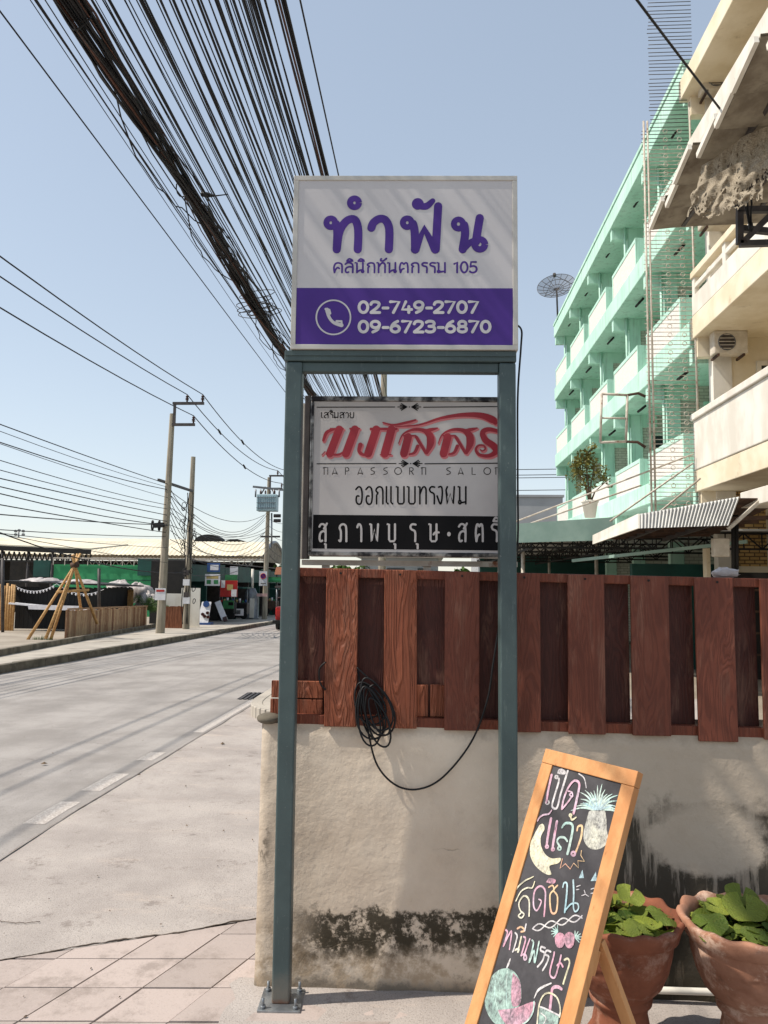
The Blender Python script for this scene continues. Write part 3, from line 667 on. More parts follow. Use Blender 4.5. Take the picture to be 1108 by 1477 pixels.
for dx in (0, 186):
    st([(505+dx, 292), (525+dx, 250), (570+dx, 228), (620+dx, 230), (650+dx, 252), (655+dx, 290), (638+dx, 338)], [4, 7, 12, 18, 32, 34, 12]); st([(550+dx, 262), (530+dx, 340)], 36, False); st([(530+dx, 256), (585+dx, 256)], 8, False)
    st([(588+dx, 262), (632+dx, 335)], 13, False); st([(595+dx, 305), (580+dx, 335), (556+dx, 343)], [16, 13, 8]); st([(622+dx, 232), (655+dx, 228), (688+dx, 220)], [8, 16, 6])
st([(985, 238), (930, 226), (900, 240), (912, 275), (950, 302), (962, 330), (930, 350), (885, 345), (868, 322), (880, 302), (905, 302), (912, 318), (898, 328), (888, 320)], [16, 20, 24, 28, 30, 26, 18, 14, 12, 9, 8, 7, 6, 5])
st([(432, 194), (480, 205), (535, 196), (585, 182)], [6, 9, 12, 8]); st([(490, 213), (600, 205), (700, 174), (800, 158), (890, 160), (945, 180), (960, 195)], [4, 8, 12, 18, 26, 34, 20])
ik = Ink(sp2, (420.9, 550.9, Z3[2]), .0010)
for p, w_, sm_ in S: ik.stroke([(x+2, y+3) for x, y in p], [a+5 for a in w_] if isinstance(w_, list) else w_+5, sm_)
ik.done('pink_letter_edge', M['pink'], ss)
ik = Ink(sp2, Z3, .0018)
for p, w_, sm_ in S: ik.stroke(p, w_, sm_)
ik.done('red_lettering', M['salonred'], ss, 'red slanted lettering reading นภัสสร')
ik = Ink(sp2, Z3, .0012)
for y in (121, 387):
    a = 487 if y < 200 else 493
    ik.stroke([(122, y+1), (a, y)], 4.5, False); ik.stroke([(a+136, y-1+2), (1005, y-4+2)], 4.5, False)
    for cx_, sg in ((a+40, -1), (a+97, 1)):
        for an in (-50, -25, 0, 25, 50):
            ik.stroke([(cx_-sg*18, y), (cx_+sg*(20*math.cos(R(an)))-sg*4, y+20*math.sin(R(an)))], [4, 5], False)
        ik.stroke([(cx_-sg*18, y), (cx_+sg*26, y)], 4, False)
    ik.stroke([(a+68, y), (a+70, y)], 5, False)
ik.done('ornament_rules', M['ink'], ss)
ik = Ink(sp2, Z3, .0012); text(ik, 'เสริมสวย', 138, 300, 172, 25, 4.2)
ik.done('corner_lettering', M['ink'], ss, 'small black lettering reading เสริมสวย')
ik = Ink(sp2, Z3, .0012); xs = [148, 190, 250, 310, 370, 430, 483, 552, 608, 726, 782, 845, 902, 955]
for c, x in zip('NAPASSORNSALON', xs): text(ik, c, x, x+30*G[c][0]/.66+4, 438, 32, 3.4)
ik.done('latin_lettering', M['ink'], ss, 'spaced thin capitals reading NAPASSORN SALON')
ik = Ink(sp2, Z3, .0012); text(ik, 'ออกแบบทรงผม', 297, 832, 576, 80, 8)
ik.done('black_lettering', M['ink'], ss, 'black lettering reading ออกแบบทรงผม')
ik = Ink(sp2, Z3, .0014)
xs = [(127, 62), (222, 66), (305, 66), (368, 60), (450, 68), (553, 72), (645, 68), (728, 60), (782, 66), (862, 62), (935, 75)]
text(ik, 'สุภาพบุรุษ.สตรี', 0, 0, 752, 80, 9.5, xs)
ik.done('white_lettering', M['salonwhite'], ss, 'white lettering reading สุภาพบุรุษ สตรี')

# ------------------------------------------------------------------ power cord
def wpt(px, py, off): # point in front of the wall / fence
    x = 0
    for _ in range(30):
        p = ay(px, py, wy(x, .8)-off); x = p.x
    return p
cc = thing('power_cable', 'black power cable coiled on the fence and looping to the sign', 'cable', (0, 2.93, .9))
pts = [wpt(516, 965, -.02), wpt(522, 1000, .012), wpt(532, 1060, .02), wpt(545, 1105, .02), wpt(572, 1133, .02), wpt(605, 1138, .02), wpt(640, 1120, .02), wpt(680, 1070, .02), wpt(703, 1010, .025), wpt(711, 960, .03), wpt(718, 915, .03)]
q = [V(p) for p in crom([tuple(p) for p in pts], 7)]
q2 = [sp_(.812-.02, -.045, 1.36), sp_(.812+.0, -.05, 1.45), sp_(.852, -.02, 1.62), sp_(.853, .0, 1.9), sp_(.853, .01, 2.2), sp_(.868, .0, 2.4), sp_(.872, -.01, 2.47), sp_(.855, -.03, 2.5)]
q3 = [V(p) for p in crom([tuple(p) for p in [q[-1]]+q2], 6)]
MB().tube(q+q3[1:], .0037, 8).build('lead', M['black'], cc)
rng = random.Random(3)
for k in range(8):
    c = (538+rng.uniform(-7, 9), 1026+rng.uniform(-12, 10)); rx_, ry_ = rng.uniform(9, 22), rng.uniform(26, 50); a = R(rng.uniform(-30, -4)); lp = []
    for i in range(28):
        t_ = 2*math.pi*i/28; u_, v_ = rx_*math.cos(t_)*(1+.25*math.sin(t_)), ry_*math.sin(t_)
        lp.append(wpt(c[0]+u_*math.cos(a)-v_*math.sin(a), c[1]+u_*math.sin(a)+v_*math.cos(a), .014+.006*k+.016*math.sin(t_)))
    MB().tube(lp, .0036, 7, closed=True).build('loop', M['black'], cc)
for pp in ([(470, 955), (461, 965), (462, 985), (470, 995)], [(515, 963), (528, 975), (545, 990), (552, 1005), (545, 1030), (525, 1040)]):
    MB().tube([V(p) for p in crom([tuple(wpt(x, y, .012)) for x, y in pp], 6)], .0035, 7).build('stray_end', M['black'], cc)

rl = random.Random(31); lt_ = MB()
for _ in range(130):
    x = rl.uniform(-4.5, -.75); y = TA(x)+rl.uniform(-.6, 4.5) if rl.random() < .8 else rl.uniform(2.5, 9); sz = rl.uniform(.003, .010)*(1+2*(rl.random() < .12)); a = rl.uniform(0, 6.28); zz = zg(y)+.011
    d1 = V((math.cos(a), math.sin(a), rl.uniform(-.2, .4)))*sz; d2 = V((-math.sin(a), math.cos(a), 0))*sz*rl.uniform(.3, .8); c0 = V((x, y, zz))
    lt_.add([c0-d1, c0+d2, c0+d1, c0-d2, c0+V((0, 0, sz*.5))], [(0, 1, 4), (1, 2, 4), (2, 3, 4), (3, 0, 4)])
props(lt_.build('ground_litter', mat('dry_litter', (112,92,70), (80,70,60), 30, .9), None, (-2, 4, 0)), 'scattered grit and dry leaf bits on the driveway', 'litter', None, 'stuff')
# ------------------------------------------------------------------ chalkboard
TH, LA = R(52), R(25); BW = .34
bex = V((math.cos(TH), -math.sin(TH), 0)); bdn = V((-math.sin(TH)*math.sin(LA), -math.cos(TH)*math.sin(LA), -math.cos(LA)))
bn = V((-math.sin(TH)*math.cos(LA), -math.cos(TH)*math.cos(LA), math.sin(LA)))
BTL = CAMP+(V((.389, 2.602, .963))-CAMP)*(BW/.36); BH = (BTL.z-.004)/math.cos(LA)
cb = thing('chalkboard_stand', 'pine framed chalkboard easel with coloured chalk fruit and Thai lettering', 'chalkboard', (.25, 2.15, 0))
def bp(u, v, d): return BTL+bex*u+bdn*v+bn*d
def bbox(u0, u1, v0, v1, d0, d1):
    q = [(u0, v0), (u1, v0), (u1, v1), (u0, v1)]; m = MB()
    return m.add([bp(u, v, d0) for u, v in q]+[bp(u, v, d1) for u, v in q], [(0,1,2,3),(7,6,5,4),(0,4,5,1),(1,5,6,2),(2,6,7,3),(3,7,4,0)])
fwid = .043
t = NT('dusty_blackboard'); co = t.co('Object'); nz = t.noise(co, 7, 8, .7); st_ = t.noise(t.co('Object', (3, 3, 14)), 3, 6)
M['board'] = t.fin(t.mix(t.sm(nz, .35, .75), L((50,48,51)), L((76,74,77))), .75, t.bump(t.noise(co, 80), .1, .002))
def chalk(name, c, c2=None, cover=.5):
    t = NT(name); co = t.co('Object'); n = t.ma('ADD', t.ma('MULTIPLY', t.noise(t.co('Object', (1, 1, .5)), 190, 4, .7), .55), t.ma('MULTIPLY', t.noise(co, 45, 5, .6), .45)); n2 = t.noise(co, 16, 5)
    c_ = t.mix(t.sm(n2, .35, .65), L(c), L(c2 or c))
    return t.fin(t.mix(t.sm(n, cover-.2, cover+.2), L((78,76,80)), t.mix(.82, L((78,76,80)), c_)), .95, None, 0, .1)
M['ck_white'] = chalk('white_chalk', (232,228,226), (214,208,212), .42); M['ck_pink'] = chalk('pink_chalk', (226,170,190), (226,200,216), .42)
M['ck_mint'] = chalk('mint_chalk', (186,222,214), (214,232,222), .42); M['ck_cream'] = chalk('cream_chalk', (234,226,190), (240,236,216), .42)
M['ck_orange'] = chalk('orange_chalk', (232,176,150), (236,206,160), .38); M['ck_blue'] = chalk('pale_blue_chalk', (168,206,216), (196,222,228), .42)
M['ck_fill'] = chalk('rubbed_cream_chalk', (226,224,206), (204,204,196), .47); M['ck_fillgreen'] = chalk('rubbed_green_chalk', (190,220,208), (160,190,180), .48); M['ck_fillpink'] = chalk('rubbed_pink_chalk', (226,164,182), (222,184,200), .49)
bbox(fwid-.006, BW-fwid+.006, fwid-.006, BH-fwid-.10, -.012, -.004).build('board', M['board'], cb)
def wood_part(mb, name, pr): return mb.build(name, M['pine'], cb, bevel=.002)
bbox(0, BW, 0, fwid, -.024, .002).build('frame_rail', M['pine'], cb, bevel=.002)
bbox(0, BW, BH-fwid-.11, BH-.11, -.024, .002).build('frame_rail', M['pine'], cb, bevel=.002)
bbox(0, fwid, fwid+.0008, BH-.0, -.024, .0012).build('frame_stile', M['pine'], cb, bevel=.002)
bbox(BW-fwid, BW, fwid+.0008, BH-.0, -.024, .0012).build('frame_stile', M['pine'], cb, bevel=.002)
for u in (.02, BW-.02):
    a = bp(u, BH*.40, -.036)
    b_ = V((.66, 2.15, .0)) if u > .1 else V((.30, 2.62, .0))
    b_.z = .005
    MB().bar(a, b_, .034, .018, bn).build('prop_leg', M['pine'], cb, bevel=.002)
m = MB(); a = bp(BW-.02, BH*.42, -.034); m.bar(a, a+bdn*.06, .028, .016, bn); m.build('leg_block', M['pine'], cb, bevel=.002)
pb = Panel(bp(0, 0, -.004), bex, bn)
ZA = (740, 1090, 1108/190); ZB = (680, 1270, 1108/200)
class Chalk:
    def __init__(s): s.d = {}; s.mo = 'pineapple'
    def ink(s, col, z):
        k = (col, z, s.mo)
        if k not in s.d: s.d[k] = Ink(pb, z, .0004+.00055*(len(s.d) % 4))
        return s.d[k]
    def s(s_, col, z, pts, w, sm=True): s_.ink(col, z).stroke(pts, [q*.84 for q in w] if isinstance(w, list) else w*.84, sm)
    def f(s_, col, z, pts, sm=True): s_.ink(col, z).fill(pts, sm)
K = Chalk()
# pineapple
K.f('ck_fill', ZA, [(640,470),(700,440),(765,450),(785,520),(790,620),(800,720),(740,780),(660,785),(605,730),(595,650),(620,540)])
for an in range(-96, 100, 11):
    l = 190+34*math.cos(an*.13); a = R(an*.95-82); bx_, by_ = 715+an*.35, 450-20*math.cos(R(an))
    K.s('ck_mint', ZA, [(bx_, by_), (bx_+l*.55*math.cos(a)*.8, by_+l*.6*math.sin(a)*.9), (bx_+l*.86*math.cos(a), by_+l*math.sin(a)*.88+abs(an)*.35)], [16, 12, 3])
for an in (-70, -40, -12, 18, 48, 76):
    a = R(an-86); K.s('ck_blue', ZA, [(715+an*.3, 450), (715+an*.3+110*math.cos(a), 440+110*math.sin(a))], [16, 4])
# word 1 and 2
K.mo = 'lettering'
Kp = 'ck_pink'; Kw = 'ck_white'
K.s(Kp, ZA, [(328,165),(300,300),(285,395)], [20,18,16]); K.s(Kw, ZA, arc(290,393,14,14,n=10), 11)
K.s(Kw, ZA, [(372,182),(388,210),(350,340),(330,425),(370,440),(400,330),(440,200),(462,128)], [14,15,15,15,15,15,17,15]); K.s(Kw, ZA, arc(368,180,13,13,n=10), 10)
K.f(Kw, ZA, [(372,150),(385,118),(415,110),(445,135),(430,160)])
K.s(Kp, ZA, [(500,310),(480,330),(505,345),(500,310),(470,300)], 10); K.s(Kp, ZA, [(415,450),(430,370),(470,270),(520,212),(562,240),(545,350),(515,485)], [14,15,15,16,17,19,20]); K.s(Kp, ZA, [(418,450),(460,400),(500,345)], 13)
K.s(Kw, ZA, [(555,152),(600,190),(618,270)], 8); K.s(Kp, ZA, [(330,460),(305,492),(260,500),(225,525),(212,550)], [8,12,12,12,10])
K.mo = 'lettering_word'
K.s(Kp, ZA, [(322,530),(300,650),(285,755)], [20,20,18]); K.s(Kp, ZA, arc(288,765,12,12,n=10), 11); K.s(Kp, ZA, [(372,555),(350,680),(335,780)], [20,20,18]); K.s(Kp, ZA, arc(338,788,12,12,n=10), 11)
K.s('ck_mint', ZA, [(415,605),(445,570),(495,575),(505,620),(485,730),(462,825)], [14,17,17,18,20,20]); K.s('ck_mint', ZA, [(398,765),(375,720),(395,690),(435,690),(460,720)], [13,14,15,15,13]); K.s('ck_mint', ZA, arc(395,780,13,14,n=10), 12)
K.mo = 'tone_mark'
K.s('ck_cream', ZA, [(487,500),(500,540),(535,520)], [14,14,9]); K.s('ck_cream', ZA, arc(488,503,11,11,n=8), 9)
K.mo = 'lettering_end'
K.s('ck_orange', ZA, [(540,630),(550,595),(582,595),(575,680),(545,770),(520,830)], [11,13,15,16,14,16]); K.s(Kp, ZA, arc(510,825,16,16,n=10), 14)
# banana
K.mo = 'banana'
K.f('ck_cream', ZA, [(225,585),(255,575),(268,620),(238,680),(240,760),(275,830),(330,865),(405,862),(385,905),(310,930),(325,1000),(270,992),(195,930),(150,845),(150,740),(185,660)])
# burst and cat
K.mo = 'burst'
K.s('ck_orange', ZA, [(420,870),(400,950),(445,910),(485,955),(515,905),(555,945),(550,885),(605,890),(575,840),(580,800)], 6, False)
K.mo = 'cat_ear'
K.f('ck_blue', ZA, [(555,1030),(585,960),(598,1030)], False); K.mo = 'cat_eye'; K.f('ck_blue', ZA, [(655,1055),(700,975),(708,1055)], False)
K.mo = 'cat_whisker'
K.s(Kw, ZB, [(842,75),(862,72)], 6, False); K.s(Kw, ZB, [(845,50),(872,40)], 6, False); K.s(Kw, ZB, [(960,70),(995,60)], 6, False); K.s(Kw, ZB, [(958,105),(985,100)], 6, False)
K.s(Kw, ZB, [(885,122),(912,110),(905,80)], 5); K.s(Kw, ZB, [(912,110),(940,128)], 5)
# word 3
K.mo = 'lettering_line'
K.s('ck_cream', ZB, [(340,130),(370,60),(430,5),(470,-15),(500,-30)], [8,10,10,8,6]); K.s('ck_cream', ZB, [(400,262),(380,285),(405,300),(425,270),(395,240),(385,180),(425,125),(465,160),(465,285)], [8,10,10,9,9,10,11,12,11]); K.s('ck_cream', ZB, [(360,165),(400,90),(450,60),(490,60),(510,10)], [8,9,10,9,7])
K.s(Kp, ZB, [(540,150),(560,170),(525,240),(498,200),(505,90),(550,45),(590,80),(590,180),(582,285)], [8,9,10,11,12,12,12,12,11])
K.s('ck_orange', ZB, [(620,55),(650,40),(660,75),(630,120),(640,250),(680,250),(690,130),(660,80),(690,40)], [9,10,10,11,12,12,11,10,10]); K.f('ck_fillpink', ZB, [(600,15),(625,-18),(675,-5),(660,28)])
K.s('ck_blue', ZB, [(735,55),(745,20),(768,30),(765,120),(750,255)], [9,10,12,13,12]); K.s('ck_blue', ZB, [(755,240),(800,190),(850,185),(860,225),(835,250),(820,215),(822,100),(818,0)], [10,10,10,10,9,10,12,12])
# braid
K.mo = 'braid'
for ph in (0, math.pi):
    K.s(Kw, ZB, [(490+22*i, 385-5.2*i+26*math.sin(i*.72+ph)) for i in range(19)], 8)
# word 4
K.mo = 'lettering_row'
for col, p in ((Kp, [(275,395),(290,420),(258,525)]), (Kp, [(262,520),(300,440),(325,410),(308,550)]), (Kw, [(355,420),(370,450),(345,545),(335,570)]), ('ck_cream', [(340,560),(380,545),(372,575),(375,560),(400,450)]),
               (Kp, [(420,450),(435,475),(400,600)]), (Kp, [(400,600),(430,590),(445,620),(430,635),(425,600),(470,470)]), ('ck_mint', [(490,480),(500,510),(465,660),(505,560),(510,660),(545,490)]),
               (Kw, [(590,540),(560,530),(555,560),(585,580),(570,640),(530,690)]), (Kw, [(635,570),(605,560),(590,590),(620,610),(600,670),(572,718)]), (Kp, [(665,575),(660,610),(630,740),(660,780),(685,740),(720,600)]), (Kp, [(690,680),(715,660),(735,690)]), ('ck_cream', [(745,635),(770,625),(785,660),(755,760),(735,825)]), ('ck_orange', [(370,385),(400,372),(430,400),(400,410)]), (Kw, [(440,350),(430,400)])):
    K.mo = 'lettering_row#%d' % int(p[0][0]); K.s(col, ZB, p, 11)
# strawberries
K.mo = 'strawberry'
for c in ((712,480), (788,478)):
    K.f('ck_fillpink', ZB, [(c[0]+46*math.cos(a)*(1 if math.sin(a) < 0 else .86), c[1]+(62 if c[0] < 750 else 66)*math.sin(a)) for a in [2*math.pi*i/12 for i in range(12)]])
for c, b in (((690, 410), 200), ((830, 455), -20)):
    for an in range(-70, 71, 28): K.s('ck_mint', ZB, [c, (c[0]+52*math.cos(R(b+an)), c[1]+52*math.sin(R(b+an)))], [9, 4], False)
# melon, slice, glass
K.mo = 'melon'
K.f('ck_fillgreen', ZB, [(290,700),(345,730),(390,800),(402,880),(395,980),(340,1060),(300,1140),(200,1150),(130,1060),(108,960),(120,850),(170,760),(230,712)])
K.f('ck_fillpink', ZB, [(335,740),(388,800),(400,880),(392,985),(330,1000),(322,870)])
K.f('ck_fillpink', ZB, [(215,1035),(350,1020),(505,968),(500,1040),(460,1110),(400,1160),(300,1160),(250,1110)]); K.s('ck_mint', ZB, [(505,970),(498,1045),(460,1115),(400,1160)], 9)
K.s(Kw, ZB, [(285,695),(300,660),(312,625)], [10,14,6]); K.mo = 'melon_stripe'; K.s('ck_mint', ZB, [(220,720),(190,830),(195,960),(230,1080)], 6); K.s('ck_mint', ZB, [(290,720),(280,850),(285,1000)], 6)
K.mo = 'drink_glass'
K.s(Kw, ZB, [(505,940),(545,870),(640,822)], [5,14,8]); K.s('ck_cream', ZB, [(530,1145),(545,1000),(580,920),(630,900),(690,940),(715,1030),(708,1090)], 10)
K.f('ck_fillgreen', ZB, [(545,1010),(600,1030),(700,1080),(690,1160),(530,1160)], False); K.s(Kw, ZB, [(545,1008),(600,1028),(705,1080)], 9); K.s(Kp, ZB, [(630,1030),(640,940),(650,865),(690,850),(722,868)], [18,18,18,18,16]); K.s(Kw, ZB, [(560,1060),(600,1100),(580,1150)], 6)
for (col, z, mo), ink in K.d.items(): ink.done('chalk_'+mo.split('#')[0], M[col], cb)

# ------------------------------------------------------------------ terracotta pots and water plants
def m_terra(name, a, b, pale):
    t = NT(name); co = t.co('Object')
    c = t.mix(t.sm(t.noise(co, 6, 8, .65), .35, .65), L(a), L(b))
    c = t.mix(t.ma('MULTIPLY', t.sm(t.noise(co, 9, 9, .75), .5, .66), pale), c, L((206,176,156)))
    c = t.mix(t.ma('MULTIPLY', t.sm(t.noise(co, 12, 9, .7), .58, .7), .7), c, L((80,58,40)))
    vo = t.n('ShaderNodeTexVoronoi', feature='SMOOTH_F1'); vo.inputs['Scale'].default_value = 13
    t.l(co, vo.inputs['Vector'])
    wv = t.n('ShaderNodeTexWave', wave_type='RINGS'); wv.inputs['Scale'].default_value = 7; wv.inputs['Distortion'].default_value = 9; wv.inputs['Detail'].default_value = 2; wv.inputs['Detail Scale'].default_value = 1.6; t.l(co, wv.inputs[0])
    sp = t.n('ShaderNodeSeparateXYZ'); t.l(co, sp.inputs[0]); zb = t.ma('MULTIPLY', t.sm(sp.outputs[2], .22, .25), t.ma('SUBTRACT', 1, t.sm(sp.outputs[2], .36, .39)))
    h = t.ma('ADD', t.ma('MULTIPLY', t.ma('MULTIPLY', wv.outputs[1], zb), 1.0), t.ma('MULTIPLY', t.noise(co, 40, 6), .35))
    return t.fin(c, .85, t.bump(h, .55, .004))
M['terra'] = m_terra('terracotta', (138,82,58), (112,64,44), .35); M['terra2'] = m_terra('pale_terracotta', (170,124,100), (142,98,76), 1.0)
M['water'] = mat('pond_water', (44,48,26), (30,34,18), 8, .12, spec=.6)
def m_leaf(name, a, b):
    t = NT(name); co = t.co('Object'); rnd = t.n('ShaderNodeObjectInfo').outputs['Random']
    c = t.mix(rnd, L(a), L(b)); sp = t.n('ShaderNodeSeparateXYZ'); t.l(co, sp.inputs[0]); vein = t.sm(t.ma('ABSOLUTE', t.ma('SINE', t.ma('MULTIPLY', t.ma('ARCTAN2', sp.outputs[1], sp.outputs[0]), 6.5))), .0, .16); c = t.mix(t.ma('MULTIPLY', t.ma('SUBTRACT', 1, vein), .45), c, L((168,178,104))); c = t.mix(t.ma('MULTIPLY', t.sm(t.noise(co, 3.2, 8, .75), .57, .66), .6), c, L((122,96,48))); c = t.mix(t.ma('MULTIPLY', t.sm(t.noise(co, 18, 6), .5, .7), .4), c, L((150,152,70)))
    t.b.inputs['Subsurface Weight'].default_value = 0; t.b.inputs['Transmission Weight'].default_value = 0
    m_ = t.fin(c, .5, t.bump(t.ma('ADD', vein, t.ma('MULTIPLY', t.noise(co, 9, 5), .8)), .5, .08), 0, .4)
    out = t.t.nodes['Material Output']; tr = t.n('ShaderNodeBsdfTranslucent'); t.l(c, tr.inputs[0]); mx = t.n('ShaderNodeMixShader'); mx.inputs[0].default_value = .3
    t.l(t.b.outputs[0], mx.inputs[1]); t.l(tr.outputs[0], mx.inputs[2]); t.l(mx.outputs[0], out.inputs[0]); return m_
M['pad'] = m_leaf('water_plant_leaf', (72,102,34), (166,178,74))
def leaf_mesh(name, wav, cup):
    m = MB(); nr, na = 6, 34; vs = [V((0, 0, 0))]
    for i in range(1, nr+1):
        r = i/nr
        for k in range(na):
            a = R(12)+2*math.pi*(k/(na-1))*(1-24/360)
            rr = r*(1+.10*math.sin(a*1.0+1))*(1-.18*math.exp(-((a-R(12))/.25)**2)-.18*math.exp(-((a-R(348))/.25)**2))
            vs.append(V((rr*math.cos(a), rr*math.sin(a)*.86, cup*r*r+wav*r*r*math.sin(a*4+1.3)+.01*r*math.sin(a*7))))
    fs = [(0, 1+k, 2+k) for k in range(na-1)]
    for i in range(nr-1):
        for k in range(na-1): b = 1+i*na+k; fs.append((b, b+na, b+na+1, b+1))
    m.add(vs, fs, True); return m.mesh(name, M['pad'])
LM = [leaf_mesh('leaf', .06, .12), leaf_mesh('leaf', .09, -.15), leaf_mesh('leaf', .05, .28)]
def pot(cx_, cy_, R_, ztop, mat_, label, seed, wob):
    p = thing('terracotta_pot', label, 'pot', (cx_, cy_, 0))
    s = R_/.2; h = ztop
    prof = [(.0, .0), (.150*s, .0), (.156*s, .012), (.150*s, .03), (.128*s, .055), (.098*s, .10), (.088*s, .15), (.092*s, .175), (.104*s, .182), (.106*s, .196), (.098*s, .204), (.116*s, .220), (.140*s, .245), (.161*s, .29), (.174*s, .34), (.182*s, h-.05), (.184*s, h-.042)]
    m = MB(); m.lathe(prof, (cx_, cy_, 0), 72); m.build('bowl', mat_, p)
    lip = [(.182*s, h-.058), (.196*s, h-.05), (.200*s, h-.03), (.210*s, h-.008), (.206*s, h), (.194*s, h+.002), (.180*s, h-.02), (.170*s, h-.05), (.16*s, h-.09)]
    def wv(r, z, a, i):
        k = max(0, min(1, (z-(h-.05))/.045))
        return r*(1+.026*k*math.sin(13*a+wob)), z+.005*k*math.sin(13*a+wob+.7)+.003*math.sin(3*a)
    m = MB(); m.lathe(lip, (cx_, cy_, 0), 108, wv); m.build('rim', mat_, p)
    m = MB(); m.lathe([(0, h-.045), (.172*s, h-.045)], (cx_, cy_, 0), 40); m.build('water', M['water'], p)
    return p
P1 = az(893, 1316, .445); P2 = az(1082, 1324, .455)
pot(P1.x, P1.y, .186, .445, M['terra'], 'orange terracotta pedestal pot behind the chalkboard', 1, 0)
pot(P2.x, P2.y, .205, .455, M['terra2'], 'weathered pale terracotta pedestal pot at the right edge', 2, 1.2)
def plant(c, rad, h, label, seed, n, big):
    rg = random.Random(seed); g = thing('water_plant', label, 'plant', (c.x, c.y, h-.045))
    stem = MB()
    def leaf(x, y, z, s, rx, ry, rz, k):
        o = link_mesh('leaf', LM[k], g, (x, y, z)); o.rotation_mode = 'ZYX'; o.rotation_euler = (rx, ry, rz); o.scale = (s, s, s)
        stem.tube([V((x*.0+c.x+(x-c.x)*.6, c.y+(y-c.y)*.6, h-.06)), V((x, y, z))], .0022, 5)
    for i in range(n):
        a = rg.uniform(0, 6.283); r = rad*math.sqrt(rg.random())*.92; s = rg.uniform(.02, .044)
        leaf(c.x+r*math.cos(a), c.y+r*math.sin(a), h-.038+rg.uniform(0, .035), s, rg.uniform(-.35, .35), rg.uniform(-.35, .35), rg.uniform(0, 6.283), rg.randrange(3))
    for (x, y, z, s, rx, ry, rz, k) in big: leaf(c.x+x, c.y+y, h+z, s, rx, ry, rz, k)
    stem.build('stem', M['leaf'], g)
    m = MB()
    for i in range(150):
        a = rg.uniform(0, 6.283); r = rad*math.sqrt(rg.random())*.95; q = V((c.x+r*math.cos(a), c.y+r*math.sin(a), h-.04+rg.uniform(0, .012))); s = rg.uniform(.003, .008); an = rg.uniform(0, 3.14)
        d1 = V((math.cos(an), math.sin(an), rg.uniform(-.3, .3)))*s; d2 = V((-math.sin(an), math.cos(an), rg.uniform(-.3, .3)))*s
        m.quad(q-d1-d2, q+d1-d2, q+d1+d2, q-d1+d2)
    o = m.build('duckweed', M['leaf2'], g); o['kind'] = 'stuff'
plant(P1, .165, .445, 'green water plant filling the orange pot', 5, 80, [(.05, .05, .03, .055, .3, .25, 1.2, 0), (.13, -.04, .012, .06, .1, .4, .3, 1), (-.06, .10, .05, .038, .2, 0, 2, 0), (-.10, .0, .02, .05, .3, -.2, 4, 0), (.03, -.11, .0, .05, .3, .1, 5, 1)])
plant(P2, .18, .455, 'large leaved water plant in the pale pot', 9, 80, [(.0, .03, .012, .078, .26, -.05, 1.4, 0), (-.15, -.06, .006, .062, .3, -.3, 3.6, 1), (.02, .11, .02, .062, .3, .1, 1.2, 0), (.1, -.02, .02, .06, .3, .2, .6, 0), (-.04, -.12, -.004, .042, .2, 0, 5, 0), (.06, -.12, .0, .045, .25, 0, 4.4, 1), (-.08, .05, .01, .045, .3, 0, 2.6, 0)])
m = MB(); m.tube([V((x, wy(x, .05)-.022, .05)) for x in (.66, .9, 1.2, 1.6)], .012, 10); o = m.build('water_pipe', M['whitepaint'], None, (.9, 2.98, .05)); props(o, 'white plastic pipe along the wall foot between the pots', 'pipe')
m = MB(); bc = ay(1045, 827, 3.06)
m.grid(lambda u, v: bc+V((.055*math.sin(u*math.pi)*math.cos(v*6.283)*(1+.4*noise.noise(V((u*5, v*5, 1)))), .03*math.sin(u*math.pi)*math.sin(v*6.283), .02*math.cos(u*math.pi)+.012*noise.noise(V((u*9, v*9, 3))))), 12, 16, False)
props(m.build('crumpled_bag', M['tarp'], None, tuple(bc)), 'small crumpled plastic bag lying on the fence top', 'bag')
# ------------------------------------------------------------------ green apartment row
GX, GY0, BAY, NB = 5.6, 16.45, 3.5, 5
GY1 = GY0+BAY*NB
t = NT('white_brick_tile'); co = t.co('World'); br = t.n('ShaderNodeTexBrick'); mp = t.n('ShaderNodeMapping'); mp.inputs['Rotation'].default_value = (R(-90), 0, 0); t.l(co, mp.inputs[0]); t.l(mp.outputs[0], br.inputs[0])
br.inputs['Color1'].default_value = (*L((206,202,192)), 1); br.inputs['Color2'].default_value = (*L((188,184,172)), 1); br.inputs['Mortar'].default_value = (*L((150,144,134)), 1)
br.inputs['Scale'].default_value = 1; br.inputs['Brick Width'].default_value = .24; br.inputs['Row Height'].default_value = .085; br.inputs['Mortar Size'].default_value = .009
M['whitebrick'] = t.fin(br.outputs[0], .8)
t = NT('tan_brick'); co = t.co('World'); br = t.n('ShaderNodeTexBrick'); mp = t.n('ShaderNodeMapping'); mp.inputs['Rotation'].default_value = (R(-90), 0, 0); t.l(co, mp.inputs[0]); t.l(mp.outputs[0], br.inputs[0])
br.inputs['Color1'].default_value = (*L((206,172,112)), 1); br.inputs['Color2'].default_value = (*L((176,140,84)), 1); br.inputs['Mortar'].default_value = (*L((96,78,56)), 1)
br.inputs['Scale'].default_value = 1; br.inputs['Brick Width'].default_value = .2; br.inputs['Row Height'].default_value = .075; br.inputs['Mortar Size'].default_value = .012
M['tanbrick'] = t.fin(br.outputs[0], .85)
gb = thing('apartment_building', 'mint green four storey apartment row with stacked balconies', 'building', (GX, GY0, zg(GY0)))
SLABS = [(3.55, 4.08), (6.62, 7.17), (9.62, 10.17), (12.5, 13.02)]
